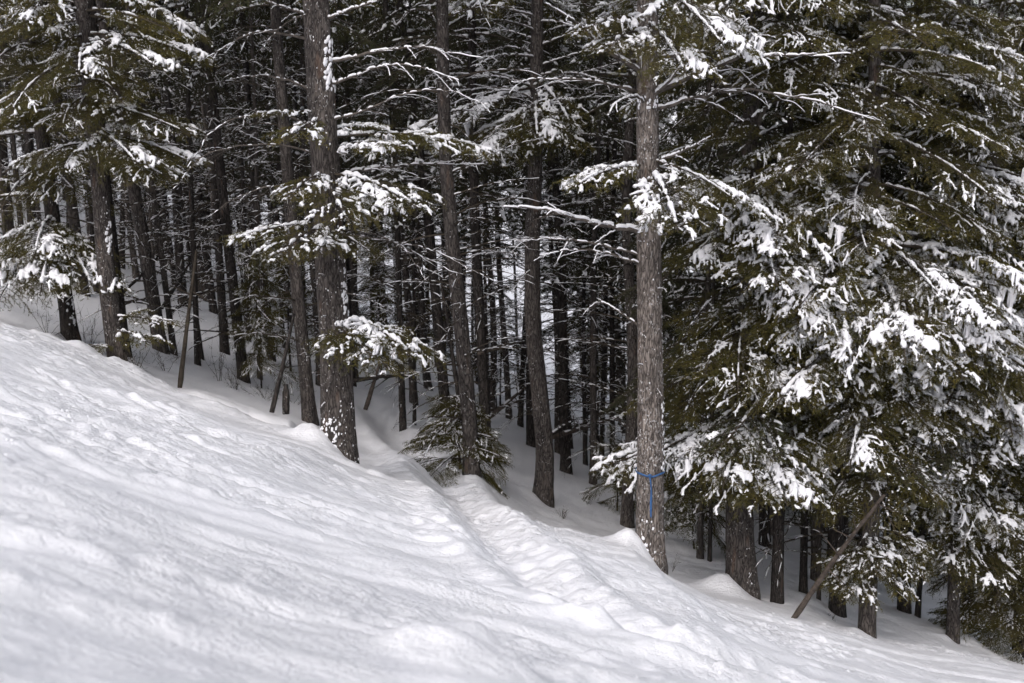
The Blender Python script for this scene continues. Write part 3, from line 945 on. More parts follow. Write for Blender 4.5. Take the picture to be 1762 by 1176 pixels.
T3.stuck_snow([(690, 810, -40, 15, 70, 0.007, 0.026), (500, 690, -30, 15, 24, 0.005, 0.018), (885, 960, 230, 290, 14, 0.008, 0.026), (0, 960, 190, 350, 420, 0.004, 0.011), (165, 185, 200, 330, 26, 0.010, 0.03)], 2)

T2 = Tree('slender dark fir with a curved foot, halfway between the two thick trunks', (932, 862), [(938, 790), (930, 700), (918, 560), (916, 400), (922, 200), (926, 0)], 33, seed=7, mat=M_BARK, flare=0.25, sides=24)
T2.ring(260, 20, 26, (0.9, 2.0), (0, 360), (0.0, 0.4), 'dead', 3)
T2.ring(480, 260, 14, (0.7, 1.5), (0, 360), (-0.15, 0.25), 'dead', 4)
T1.live(240, (850, 232), 0.2, 4); T1.live(230, (660, 205), 0.4, 1)
T2.live(150, (720, 212), -1.0, 3); T2.live(190, (790, 250), -1.5, 2); T2.live(205, (865, 262), -1.3, 1); T2.live(140, (1000, 205), -1.0, 1); T2.live(195, (985, 245), -1.4, 0); T2.live(165, (630, 235), -0.6, 4); T2.live(178, (900, 220), -1.9, 2)
T2.ring(30, -700, 16, (1.2, 2.2), (0, 360), (-0.35, 0.0), 'live', 5)

L2 = Tree('grey fir leaning over the bank with a small snowy bough at its foot', (204, 622), [(185, 480), (172, 330), (155, 180), (140, 0)], 33, seed=9, depth=20.4, sides=24, flare=0.2)
L2.live(235, (318, 262), -0.8, 2); L2.live(230, (215, 265), -1.5, 2); L2.live(240, (90, 280), -1.0, 2); L2.live(250, (20, 265), -0.6, 3); L2.live(225, (280, 215), -0.4, 1)
L2.live(60, (320, 75), -0.8, 2); L2.live(70, (250, 95), -1.4, 2); L2.live(50, (60, 45), -0.8, 2); L2.live(80, (110, 110), -1.6, 2); L2.live(20, (300, 30), -0.9, 3, light=True); L2.live(20, (10, 10), -0.7, 3)
L2.live(130, (25, 160), -0.9, 2, light=True); L2.live(140, (230, 150), -1.2, 2, light=True); L2.live(165, (90, 200), -1.2, 1, light=True); L2.live(170, (215, 190), -0.9, 0); L2.live(110, (0, 110), -0.5, 3, light=True)
L2.ring(300, 0, 16, (1.0, 1.9), (150, 390), (-0.4, 0.0), 'light', 6)
L2.ring(0, -800, 22, (1.2, 2.3), (0, 360), (-0.4, 0.0), 'live', 7)
L2.live(545, (300, 552), -0.5, 0, fat=0.7); L2.live(570, (262, 585), -0.9, 7); L2.live(560, (250, 530), -0.3, 7, fat=0.8); L2.live(600, (140, 590), -0.6, 7, light=True, fat=0.7)
L2.stuck_snow([(360, 440, -60, -10, 30, 0.010, 0.034), (300, 600, 200, 345, 60, 0.004, 0.012)], 3)

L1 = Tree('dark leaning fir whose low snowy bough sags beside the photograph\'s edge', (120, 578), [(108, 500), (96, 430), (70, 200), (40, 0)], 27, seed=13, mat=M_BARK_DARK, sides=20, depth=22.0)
L1.live(385, (132, 478), -2.0, 2); L1.live(380, (60, 470), -2.2, 6); L1.live(375, (-10, 455), -1.8, 6); L1.live(375, (30, 420), -2.0, 2); L1.live(390, (20, 490), -2.4, 2, light=True); L1.live(380, (110, 440), -1.6, 1)
L1.ring(350, -100, 20, (1.1, 2.2), (160, 380), (-0.4, 0.0), 'light', 8)
L1.stuck_snow([(480, 560, -70, -10, 26, 0.012, 0.035)], 4)

T4 = Tree('thick fir wrapped in heavy snowy boughs with a snow mound at its foot', (1276, 1022), [(1272, 880), (1275, 700), (1290, 400), (1298, 200), (1306, 0)], 50, seed=15, depth=18.6, flare=0.28, heap=1.3)
T4.dead([(1295, 250), (1312, 195), (1345, 168), (1410, 165), (1492, 158)], -0.5, 0.050, 0.8, 41, 0.5)
T4.ring(400, 270, 12, (1.4, 2.3), (215, 375), (-0.24, 0.0), 'live', 9, 1.1)
T4.ring(520, 380, 12, (1.4, 2.4), (265, 375), (-0.26, 0.0), 'live', 10, 1.1)
T4.ring(640, 540, 8, (1.2, 2.1), (190, 370), (-0.25, 0.0), 'light', 11)
T4.ring(770, 700, 12, (1.3, 2.1), (190, 355), (-0.22, 0.02), 'live', 12, 1.1)
T4.ring(790, 480, 22, (0.8, 1.5), (170, 380), (-0.5, -0.15), 'light', 13)
T4.ring(250, -60, 18, (1.2, 2.2), (180, 390), (-0.3, 0.05), 'light', 14)
T4.ring(0, -900, 22, (1.3, 2.4), (0, 360), (-0.4, 0.0), 'live', 15)
T4.live(745, (1150, 780), -0.8, 2); T4.live(735, (1240, 800), -1.9, 6); T4.live(740, (1300, 835), -1.9, 6); T4.live(735, (1370, 800), -1.7, 3); T4.live(730, (1420, 810), -1.2, 3); T4.live(745, (1195, 800), -1.3, 2)
T4.stuck_snow([(900, 1015, 280, 350, 40, 0.005, 0.014)], 5)

T5 = Tree('stout fir with a skirt of snowy boughs just above its bare foot', (1494, 1086), [(1497, 950), (1502, 700), (1505, 0)], 31, seed=17, depth=18.2, flare=0.1, sides=24)
T5.ring(985, 930, 12, (0.45, 0.75), (180, 360), (-0.5, -0.15), 'live', 16, 1.1)
T5.ring(940, 905, 7, (0.6, 0.95), (190, 350), (-0.35, -0.1), 'live', 17, 1.1)
T5.ring(700, 560, 18, (1.0, 1.8), (180, 370), (-0.28, 0.0), 'live', 18)
T5.ring(830, 700, 14, (0.6, 1.1), (180, 370), (-0.2, 0.05), 'live', 43)
T5.ring(810, 560, 10, (0.8, 1.4), (180, 360), (-0.55, -0.2), 'light', 19)
T5.ring(600, 400, 22, (1.3, 2.3), (200, 370), (-0.28, 0.0), 'live', 20, 1.1)
T5.ring(400, 0, 28, (1.2, 2.2), (180, 370), (-0.3, 0.0), 'light', 21)
T5.ring(0, -900, 20, (1.3, 2.4), (0, 360), (-0.4, 0.0), 'live', 22)

T6 = Tree('broad fir with thick pillows of snow on drooping boughs beside the stout fir', (1640, 1098), [(1645, 700), (1650, 0)], 22, seed=19, depth=20.2, flare=0.1, sides=20)
T6.ring(700, 480, 30, (1.5, 2.5), (190, 370), (-0.28, 0.0), 'live', 23, 1.1)
T6.ring(940, 700, 24, (1.1, 1.9), (200, 350), (-0.32, -0.05), 'live', 24)
T6.ring(480, 280, 22, (1.3, 2.3), (190, 360), (-0.28, 0.0), 'live', 25)
T6.ring(300, 0, 22, (1.2, 2.2), (180, 360), (-0.3, 0.0), 'light', 26)
T6.ring(960, 880, 10, (0.6, 1.1), (250, 370), (-0.2, 0.0), 'light', 44)
T6.live(60, (1735, 130), -1.6, 3, fat=1.3); T6.live(60, (1640, 110), -1.8, 3, fat=1.2); T6.live(65, (1600, 100), -1.4, 2)
T6.live(600, (1740, 690), -2.6, 6, fat=1.3); T6.live(600, (1660, 650), -2.8, 3, fat=1.3); T6.live(590, (1560, 600), -2.2, 3, fat=1.2)
T6.ring(0, -900, 20, (1.3, 2.4), (0, 360), (-0.4, 0.0), 'live', 27)

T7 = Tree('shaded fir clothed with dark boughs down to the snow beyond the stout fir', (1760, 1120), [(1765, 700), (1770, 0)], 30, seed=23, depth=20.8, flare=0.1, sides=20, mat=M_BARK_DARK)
T7.ring(1090, 860, 26, (0.8, 1.4), (170, 300), (-0.2, 0.0), 'light', 45)
T7.ring(1090, 700, 40, (0.8, 1.6), (150, 350), (-0.35, 0.0), 'light', 28)
T7.ring(720, 0, 40, (1.3, 2.2), (150, 330), (-0.3, 0.0), 'live', 29)
T7.ring(0, -900, 20, (1.3, 2.4), (0, 360), (-0.4, 0.0), 'live', 30)

# ================================================================== trees farther in, sharing a few crowns
def shared_crown(seed, H, dead_from, live_from, n_dead, n_live, lr, dark=False):
    """dead and live branches of one inner tree: wood+needles, and the snow on them"""
    rng = np.random.default_rng(seed)
    fol, sn = MB(), MB()
    for i in range(n_dead):
        h = dead_from + (live_from + 2.0 - dead_from) * (i + rng.random()) / n_dead
        a = rng.uniform(0, 2 * math.pi); l = rng.uniform(0.6, 1.7) * lr
        w, s = LODD[rng.integers(len(LODD))]
        c = np.array([0, 0, h]); e = c + l * np.array([math.cos(a), math.sin(a), rng.uniform(-0.2, 0.35)])
        M = aim(c, e, w[0])
        fol.merge(w[1], M); sn.merge(s, M)
    for i in range(n_live):
        f = (i + rng.random()) / n_live
        h = live_from + (H - live_from - 0.4) * f ** 1.25
        a = i * 2.4 + rng.uniform(-0.5, 0.5)
        l = lr * (1.9 * (1 - f) ** 0.8 + 0.35) * rng.uniform(0.7, 1.15)
        w, s = LODL[rng.integers(len(LODL))]
        c = np.array([0, 0, h]); e = c + l * np.array([math.cos(a), math.sin(a), rng.uniform(-0.4, 0.05)])
        M = aim(c, e, w[0], rng.normal(0, 0.15))
        fol.merge(w[1], M); sn.merge(s, M)
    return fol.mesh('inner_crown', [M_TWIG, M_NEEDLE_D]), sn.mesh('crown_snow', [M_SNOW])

LODL, LODD = [], []
for i, L in enumerate([1.2, 1.5, 1.8, 1.4]):
    f_, s_ = live_bough(200 + i, L, 0.85, 1, 0.42, 0.30, 0.45, 0.16)
    LODL.append(((L, f_), s_))
for i, L in enumerate([0.9, 1.2, 1.6, 1.3]):
    f_, s_ = dead_bough(220 + i, L, 0.52, 1)
    LODD.append(((L, f_), s_))
TRUNKS = []
for i in range(5):
    k1, k2 = RNG.uniform(0.5, 1.2, 2)
    am = RNG.uniform(0.01, 0.05)
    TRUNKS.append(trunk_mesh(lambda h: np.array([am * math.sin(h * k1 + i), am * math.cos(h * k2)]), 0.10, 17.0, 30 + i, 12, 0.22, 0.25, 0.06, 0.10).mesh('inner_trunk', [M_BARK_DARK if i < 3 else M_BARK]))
CROWNS = [shared_crown(300 + i, 17.0, *a) for i, a in enumerate([
    (0.5, 4.4, 48, 52, 1.0), (0.6, 6.6, 72, 46, 1.0), (0.6, 3.0, 28, 60, 1.1), (0.8, 7.5, 84, 42, 1.05), (0.5, 2.2, 22, 66, 1.1), (0.6, 4.4, 50, 52, 1.0)])]
print('crown tris', [len(c[0].polygons) for c in CROWNS], [len(c[1].polygons) for c in CROWNS], 'live', [(len(c[1].polygons), len(c[2].polygons)) for c in LIVE])

def inner_tree(base, top, width, label, group=None, crown=0, trunk=0, y=None, name='fir_tree', sc=1.0, rz=None):
    """base, top: photograph pixels on the trunk's axis; width in pixels"""
    if y is None:
        b = hit(base[0], base[1], base_height, y0=float(edge_y(hit(base[0], base[1])[0])) + 0.4)
    else:
        b = P(base[0], base[1], y); b[2] = base_height(b[0], b[1])
    q = P(top[0], top[1], b[1])
    d = Vector(q - b)
    if d.z < 0.3: d = Vector((0, 0, 1))
    place_inner(b, d, 0.5 * width * np.linalg.norm(b) / FPX, label, group, crown, trunk, name, sc, rz)

def place_inner(b, d, r, label, group, crown, trunk, name='fir_tree', sc=1.0, rz=None):
    root = link(name, None, None, Vector(b))
    rz = RNG.uniform(0, 6.28) if rz is None else rz
    root.rotation_mode = 'QUATERNION'
    root.rotation_quaternion = Vector((0, 0, 1)).rotation_difference(d.normalized())
    tag(root, label, 'tree', group)
    t = link('trunk', TRUNKS[trunk % 5], root)
    k = r / 0.10 / 1.0
    t.scale = (k, k, 1); t.rotation_euler = (0, 0, rz)
    if crown is not None:
        c = link('crown', CROWNS[crown % 6][0], root)
        s_ = RNG.uniform(0.9, 1.1) * sc
        c.scale = (s_, s_, RNG.uniform(0.92, 1.1)); c.rotation_euler = (0, 0, rz * 2.3)
        link('snow', CROWNS[crown % 6][1], c)['kind'] = 'stuff'
    TAKEN.append((b[0], b[1]))

TAKEN = [tuple(t.base[:2]) for t in (T1, T2, T3, T4, T5, T6, T7, L1, L2)]
INNER = [
    ((213, 612), (192, 380), 19, 'dark trunk close behind the grey leaning fir'),
    ((140, 505), (127, 390), 19, 'dark trunk beyond the low snowy bough, its foot against open snow'),
    ((168, 503), (158, 370), 9, 'pole-thin dark trunk between the sagging bough and the grey leaning fir'),
    ((276, 606), (238, 380), 24, 'dark fir trunk leaning uphill behind the small snowy bough'),
    ((300, 612), (272, 400), 11, 'thin trunk with rusty bark at its foot, just past the small snowy bough'),
    ((338, 628), (334, 480), 10, 'thin straight dark trunk behind the leaning bare pole'),
    ((318, 528), (303, 350), 16, 'dark trunk standing in open snow behind the leaning bare pole'),
    ((370, 540), (353, 420), 13, 'slim dark trunk beside a pole-thin one on the snowy rise'),
    ((382, 552), (370, 400), 6, 'pole-thin dark stem next to a slim trunk on the snowy rise'),
    ((234, 482), (222, 380), 11, 'far slim trunk seen between the grey leaning fir and its dark neighbour'),
    ((302, 490), (288, 370), 9, 'far thin trunk high on the snowy rise'),
    ((42, 480), (34, 380), 10, 'far trunk under the end of the sagging snowy bough'),
    ((418, 655), (392, 400), 19, 'dark fir trunk behind the bare brush and the feathery sapling'),
    ((532, 728), (508, 440), 24, 'slim brown-grey fir leaning just uphill of the thick bank-crest fir'),
    ((548, 662), (540, 500), 13, 'dark trunk half hidden behind the thick bank-crest fir'),
    ((390, 610), (375, 420), 15, 'shadowy trunk right behind the feathery sapling'),
    ((465, 620), (455, 500), 14, 'dark trunk between the feathery sapling and the slim leaning fir'),
    ((696, 738), (690, 600), 12, 'thin trunk at the side of the foot trail before the low young fir'),
    ((712, 694), (704, 580), 14, 'dark trunk crossed by a fallen branch beyond the foot trail'),
    ((740, 672), (728, 540), 13, 'dark trunk past the snow-covered stub and fallen branch'),
    ((776, 760), (742, 460), 19, 'dark leaning trunk with a line of snow down its side, behind the low young fir'),
    ((806, 822), (784, 440), 29, 'speckled fir trunk rising through the low young fir'),
    ((833, 792), (826, 540), 20, 'dark trunk close behind the speckled trunk and the young fir'),
    ((851, 702), (846, 560), 12, 'dark trunk in front of the bright snow gap'),
    ((873, 720), (866, 560), 11, 'thin trunk with crossing dead sticks in the bright snow gap'),
    ((896, 735), (905, 560), 10, 'thin trunk leaning against the bright gap beside the curved-foot fir'),
    ((918, 770), (912, 560), 19, 'dark trunk overlapped by the curved-foot fir'),
    ((978, 814), (962, 480), 19, 'straight dark trunk next beyond the curved-foot fir'),
    ((962, 780), (955, 560), 11, 'thin trunk between the curved-foot fir and the straight dark trunk'),
    ((1018, 832), (1022, 600), 13, 'dark trunk with a narrow pointed foot, midway to the ribboned fir'),
    ((1008, 800), (1006, 600), 8, 'pole-thin trunk left of the narrow-footed trunk'),
    ((1036, 803), (1040, 600), 9, 'thin trunk just past the narrow-footed trunk'),
    ((1051, 818), (1054, 600), 10, 'thin trunk beside the half-hidden sapling'),
    ((1084, 908), (1084, 600), 22, 'dark trunk tucked behind the ribboned fir'),
    ((1207, 962), (1210, 800), 11, 'thin dark trunk under the snowy skirt past the ribboned fir'),
    ((1221, 967), (1223, 820), 7, 'pole-thin stem beside the thin trunk under the snowy skirt'),
    ((1336, 1033), (1342, 800), 20, 'trunk with snow stuck down one side, beyond the mound-footed fir'),
    ((1380, 1018), (1386, 800), 13, 'thin dark trunk behind the foot of the leaning log'),
    ((1400, 996), (1402, 800), 15, 'shadowy trunk beyond the leaning log'),
    ((1410, 1032), (1412, 850), 7, 'pole-thin stem just behind the leaning log'),
    ((1436, 1050), (1442, 800), 24, 'dark fir trunk crossed by the leaning log'),
    ((1555, 1052), (1560, 850), 21, 'dark trunk with a snow-banked foot past the stout fir'),
    ((1577, 1062), (1590, 880), 9, 'thin bent snowy trunk beside the snow-banked one'),
    ((612, 652), (606, 450), 15, 'dark trunk just behind the downhill side of the bank-crest fir'),
    ((60, 390), (52, 250), 16, 'dark trunk rising above the sagging snowy bough'),
    ((15, 400), (0, 250), 18, 'dark trunk at the edge above the sagging snowy bough'),
]
for i, (b_, t_, w_, lab) in enumerate(INNER):
    thin = w_ < 12
    inner_tree(b_, t_, w_, lab, 'fir trunks just inside the wood', crown=(3, 1, 5)[i % 3] if b_[0] < 1150 else (4, 2, 0)[i % 3], trunk=4 if w_ > 22 and b_[0] < 900 else i, sc=0.6 if thin else (0.8 if w_ < 17 else 0.95))

# the mass of the wood behind
ZONES = [(-0.24, 'behind the grey leaning fir'), (-0.14, 'behind the feathery sapling'), (-0.05, 'beyond the thick bank-crest fir'),
         (0.03, 'behind the curved-foot fir'), (0.10, 'behind the ribboned fir'), (9.0, 'behind the heavy snowy boughs')]
def zone(u, y):
    w = next(t for k, t in ZONES if u < k)
    far = 'far' if y > 50 else 'middle distance'
    return ('slim dark fir ' + ('far off' if y > 50 else 'farther in') + ' ' + w + ', one of many alike', ('far' if y > 50 else 'nearer') + ' firs ' + w)
rng = np.random.default_rng(77)
def scatter(n, ylo, yhi, ulo, uhi, rad, gap, crowns, keep, sc=(0.95, 1.05)):
    count = tries = 0
    while count < n and tries < 30000:
        tries += 1
        y = ylo + (yhi - ylo) * rng.random() ** 0.8
        u = rng.uniform(ulo, uhi); x = u * y
        if y < edge_y(x) + 3.5 or not keep(u, y): continue
        if any((x - a) ** 2 + (y - b) ** 2 < gap ** 2 for a, b in TAKEN): continue
        b = np.array([x, y, float(base_height(x, y))])
        lean = Vector((rng.normal(-0.03, 0.035), rng.normal(0, 0.03), 1))
        place_inner(b, lean, rng.uniform(*rad), *zone(u, y), int(rng.choice(crowns)), int(rng.integers(5)), sc=rng.uniform(*sc))
        count += 1
    return count
# well-grown firs; the snowy rise in front and the clearing beyond the centre stay open
count = scatter(145, 24, 82, -0.46, 0.46, (0.06, 0.14), 1.35, [0, 1, 2, 3, 5], lambda u, y: not (y < 34 and -0.36 < u < 0.12 and rng.random() < 0.85) and not (u > 0.12 and y > 46) and not (y > 60 and -0.13 < u < 0.10) and not (y > 44 and -0.04 < u < 0.05) and not (y > 54 and -0.17 < u < -0.14))
count += scatter(36, 22, 40, 0.17, 0.47, (0.07, 0.13), 1.2, [4, 2, 4], lambda u, y: True)
# slim poles between them
count += scatter(64, 25, 52, -0.37, 0.11, (0.028, 0.06), 0.8, [3, 1, 3], lambda u, y: True, (0.45, 0.65))
print('deep trees', count)

# ================================================================== ground, now that the wells round the trunks are known
build_ground()

# ------------------------------------------------------------------ snow crumbs on the piste
def snow_crumbs():
    rng = np.random.default_rng(4)
    mb = MB()
    n = 0
    while n < 2600:
        y = rng.uniform(4, 19.5); x = rng.uniform(-0.42, 0.42) * y
        if y > edge_y(x) + 0.3: continue
        u = 0.84 * x + 0.54 * y; v = -0.54 * x + 0.84 * y
        c = fbm(np.array([u * 0.28]), np.array([v * 0.85]), 3, 4)[0]
        near = edge_y(x) - y < 0.9 and x < 0.5
        if c < 0.10 and not near: continue
        s = (0.005 + 0.013 * rng.random() ** 3) * min(1.0, y / 11)
        mb.add(*blob(rng, np.array([x, y, zc(x, y)]), np.array([rng.normal(0, .3), rng.normal(0, .3), 1.0]), s, 0.7))
        n += 1
    o = link('snow_crumbs', mb.mesh('snow_crumbs', [M_SNOW]))
    tag(o, 'crumbs of loose snow scattered over the piste and its crest', 'snow', None, 'stuff')

_gx = np.arange(-9, 9, 0.06); _gy = np.arange(3, 24, 0.06)
_GX, _GY = np.meshgrid(_gx, _gy, indexing='ij')
_GZ = detail_height(_GX, _GY)
def zc(x, y):
    i, j = (x + 9) / 0.06, (y - 3) / 0.06
    a, b = int(i), int(j)
    if 0 <= a < len(_gx) - 1 and 0 <= b < len(_gy) - 1:
        f, g = i - a, j - b
        return float((_GZ[a, b] * (1 - f) + _GZ[a + 1, b] * f) * (1 - g) + (_GZ[a, b + 1] * (1 - f) + _GZ[a + 1, b + 1] * f) * g)
    return zground(x, y)
snow_crumbs()

# ------------------------------------------------------------------ ribbon tied round the pale fir
def ribbon():
    m, nt, b = new_mat('blue_ribbon_cloth')
    tc = nd(nt, 'ShaderNodeTexCoord'); n = nd(nt, 'ShaderNodeTexNoise', Scale=60.0, Detail=3.0)
    nt.links.new(tc.outputs['Object'], n.inputs['Vector'])
    r = ramp(nt, n.outputs['Fac'], [(0.3, (0.022, 0.075, 0.20)), (0.7, (0.04, 0.125, 0.30))])
    nt.links.new(r.outputs['Color'], b.inputs['Base Color'])
    b.inputs['Roughness'].default_value = 0.5
    h = T3.at(808); c = T3.centre(h); R = T3.radius(h) * 1.045 + 0.006
    root = link('ribbon', None, None, Vector(c))
    tag(root, 'blue ribbon tied round the pale flecked fir with one end hanging', 'ribbon')
    k = 48
    mb = MB()
    V = []
    for i in range(k):
        a = i * 2 * math.pi / k
        dip = -0.022 * math.exp(-((math.degrees(a) - 262) / 40) ** 2) + 0.012 * math.sin(a)
        for dz, rr in ((-0.012, R), (0.012, R), (0.012, R + 0.003), (-0.012, R + 0.003)):
            V.append((rr * math.cos(a), rr * math.sin(a), dip + dz + 0.004 * math.sin(a * 5)))
    F = []
    for i in range(k):
        j = (i + 1) % k
        for e in range(4):
            F.append((4 * i + e, 4 * j + e, 4 * j + (e + 1) % 4, 4 * i + (e + 1) % 4))
    mb.add(V, f4=F)
    link('band', mb.mesh('band', [m]), root)
    a = math.radians(262)
    kp = np.array([R * math.cos(a), R * math.sin(a), -0.022])
    mb = MB()
    ang = np.linspace(0, 2 * math.pi, 10)
    v, q, t = tube(np.stack([kp[0] + 0.022 * np.linspace(-1, 1, 7), np.full(7, kp[1] - 0.012), kp[2] + 0.006 * np.cos(np.linspace(-2, 2, 7))], -1), [0.004, 0.012, 0.016, 0.018, 0.016, 0.012, 0.004], 8)
    mb.add(v, t, q)
    link('knot', mb.mesh('knot', [m]), root)
    mb = MB()
    n_ = 26
    L = (T3.at(813) - T3.at(882))
    V = []
    for i in range(n_):
        f = i / (n_ - 1)
        x = kp[0] + 0.010 * math.sin(f * 5) + 0.03 * f
        y_ = kp[1] - 0.014 - 0.006 * math.sin(f * 9) - 0.03 * f
        z = kp[2] - L * f
        tw = 0.9 * math.sin(f * 4.0 + 0.6)
        wx, wy = 0.014 * math.cos(tw), 0.014 * math.sin(tw)
        for s, o_ in ((-1, 0), (1, 0), (1, 0.003), (-1, 0.003)):
            V.append((x + s * wx, y_ + s * wy - o_, z))
    F = [(4 * i + e, 4 * (i + 1) + e, 4 * (i + 1) + (e + 1) % 4, 4 * i + (e + 1) % 4) for i in range(n_ - 1) for e in range(4)]
    mb.add(V, f4=F)
    link('tail', mb.mesh('tail', [m]), root)
ribbon()

# ------------------------------------------------------------------ saplings and the young fir
def sapling(label, base, top, foliage, seed, name='fir_sapling', lr=(0.4, 0.9), n=16, light=True, tilt=(-0.6, 0.1), y=None, r=0.02, h0=0.1):
    b = hit(base[0], base[1], base_height, y0=float(edge_y(hit(base[0], base[1])[0])) + 0.3) if y is None else P(base[0], base[1], y)
    b[2] = zground(b[0], b[1])
    rng = np.random.default_rng(seed)
    q = P(top[0], top[1], b[1]); H = q[2] - b[2]
    root = link(name, None, None, Vector(b))
    tag(root, label, 'tree')
    hs = np.linspace(-0.3, H, 14)
    dx = (q[0] - b[0]) / H
    c = np.stack([dx * hs + 0.02 * np.sin(hs * 2 + seed), 0.02 * np.cos(hs * 2), hs], -1)
    mb = MB(); v, q4, t = tube(c, np.linspace(r, r * 0.2, 14), 8)
    mb.add(v, t, q4)
    link('trunk', mb.mesh('trunk', [M_BARK_DARK]), root)
    pool = LIGHT if light else LIVE
    for i in range(n):
        f = h0 + (1 - h0) * (i + rng.random()) / n
        a = i * 2.4 + rng.uniform(-0.4, 0.4)
        l = rng.uniform(*lr) * (1.15 - 0.75 * f)
        h = H * f
        p0 = np.array([dx * h, 0, h]); e = p0 + l * np.array([math.cos(a), math.sin(a), rng.uniform(*tilt)])
        k = rng.integers(len(pool))
        L, me, sn = pool[k]
        M = aim(p0, e, L, rng.normal(0, 0.35), 0.8)
        o = link('branch', me, root); o.matrix_local = Matrix(M.tolist())
        link('snow', sn, o)['kind'] = 'stuff'
    return root

sapling('low spreading young fir at the side of the foot trail', (790, 812), (780, 680), None, 1, 'young_fir', (0.6, 1.1), 40, True, (-0.7, 0.3), r=0.03, h0=0.05)
sapling('feathery dark sapling among bare brush behind the slim leaning fir', (448, 668), (440, 430), None, 2, lr=(0.45, 0.8), n=22, light=True, r=0.018, h0=0.2)
sapling('half-hidden small fir at the side of the ribboned trunk', (1062, 880), (1072, 740), None, 3, lr=(0.5, 0.8), n=18, light=True, r=0.02, h0=0.12)
sapling('small dark fir under the snowy skirt past the ribboned trunk', (1196, 948), (1190, 800), None, 4, lr=(0.6, 0.95), n=16, light=True, r=0.018, h0=0.3, tilt=(-0.8, -0.2))

for i, (b_, t_, lab) in enumerate([
        ((655, 650), (650, 430), 'dark understorey fir behind the bough of the bank-crest fir'), ((728, 655), (722, 430), 'dark understorey fir above the fallen branch'),
        ((500, 640), (494, 420), 'dark understorey fir between the slim leaning fir and the feathery sapling'), ((862, 700), (862, 480), 'small shadowy fir in the bright snow gap'),
        ((1010, 770), (1014, 500), 'shadowy understorey fir behind the narrow-footed trunk')]):
    sapling(lab, b_, t_, None, 20 + i, lr=(0.8, 1.3), n=22, light=True, tilt=(-0.4, 0.1), r=0.03, h0=0.25)

# ------------------------------------------------------------------ logs and sticks
def log(name, label, a, b, ya, yb, w, cat='log', mat=None, snow=0.8, seed=0, sides=12, twigs=0, bury=0.25, group=None):
    """a fallen or leaning trunk between two photograph pixels"""
    p0, p1 = P(a[0], a[1], ya), P(b[0], b[1], yb)
    d = (p1 - p0) / np.linalg.norm(p1 - p0)
    rng = np.random.default_rng(seed)
    root = link(name, None, None, Vector(p0))
    tag(root, label, cat, group)
    L = np.linalg.norm(p1 - p0)
    r = 0.5 * w * ya / FPX
    n = max(8, int(L / 0.12))
    s = np.linspace(-bury, L, n)
    bend = 0.035 * L * np.sin(np.clip(s / L, 0, 1) * math.pi)
    c = d * s[:, None]; c[:, 2] += bend * rng.uniform(-1, 1); c[:, 1] += bend * rng.uniform(-1, 1)
    rad = r * np.interp(s / L, [0, 1], [1.0, 0.5]) * (1 + 0.06 * rng.normal(size=n))
    mb = MB(); v, q, t = tube(c, rad, sides)
    v[: n * sides] += rng.normal(0, r * 0.05, (n * sides, 3))
    mb.add(v, t, q)
    for k in range(twigs):
        f = rng.uniform(0.2, 0.95); p = d * L * f
        e = p + rng.normal(0, 0.22, 3) + np.array([0, 0, 0.05])
        v, q, t = tube(np.array([p, (p + e) / 2, e]), [r * 0.3, r * 0.2, r * 0.08], 5); mb.add(v, t, q)
    link('stem', mb.mesh('stem', [mat or M_BARK_DARK]), root)
    if snow > 0:
        m = n * 3
        cc = smooth_path(c[2:], m); rr = np.interp(np.linspace(0, 1, m), np.linspace(0, 1, n - 2), rad[2:])
        w_ = np.clip((fbm(np.arange(m) * 0.25, np.full(m, seed + .5), 2, seed) * 1.3 + 0.55 * snow) * 1.6, 0, 1)
        up = np.zeros_like(cc); up[:, 2] = rr * 0.62 - (1 - w_) * rr * 1.6
        v, q, t = tube(cc + up, rr * 0.78 * (0.4 + 0.6 * w_), 8, squash=0.75)
        sm = MB(); sm.add(v, t, q)
        link('snow', sm.mesh('log_snow', [M_SNOW]), root)['kind'] = 'stuff'
    return root

log('leaning_log', 'bare weathered log leaning out of the snow towards the stout fir', (1372, 1056), (1522, 852), 17.5, 16.7, 10.5, mat=M_LOG, snow=0.25, seed=1, sides=14, twigs=5)
log('leaning_pole', 'thin bare pole leaning in front of the dark trunks on the snowy rise', (310, 660), (338, 430), 20.6, 20.8, 9, 'pole', mat=M_TWIG, snow=0, seed=2, twigs=5)
log('leaning_pole', 'dark bent pole leaning beside the short stump', (474, 682), (506, 540), 20.6, 21.0, 9, 'pole', snow=0, seed=3, twigs=5)
log('fallen_branch', 'snow-topped fallen branch lying level behind the bank-crest fir', (612, 655), (706, 648), 24.0, 24.5, 9, 'branch', snow=0.8, seed=4, twigs=5)
log('leaning_stub', 'snow-plastered pale stub leaning beside the fallen branch', (636, 682), (655, 622), 24.5, 24.6, 8, 'stub', mat=M_LOG, snow=1.0, seed=5)
log('fallen_log', 'thin fallen trunk slanting across the bright snow gap', (838, 722), (912, 660), 29, 30, 8, mat=M_LOG, snow=1.0, seed=6, twigs=8)
log('fallen_log', 'second thin fallen trunk, lower in the bright snow gap', (850, 705), (925, 682), 30, 31, 6, mat=M_LOG, snow=0.9, seed=7, twigs=6)
log('fallen_log', 'long snow-covered fallen trunk between the straight trunk and the ribboned fir', (958, 750), (1082, 712), 27, 28.5, 9, mat=M_LOG, snow=1.1, seed=8, twigs=6)
log('fallen_log', 'short fallen trunk propped beside the curved-foot fir', (942, 752), (985, 725), 26, 26.5, 8, snow=1.1, seed=9, twigs=3)
log('leaning_pole', 'snow-lined pole propped against the dark leaning trunk', (790, 690), (757, 470), 23.5, 23.8, 8, 'pole', snow=1.3, seed=10)
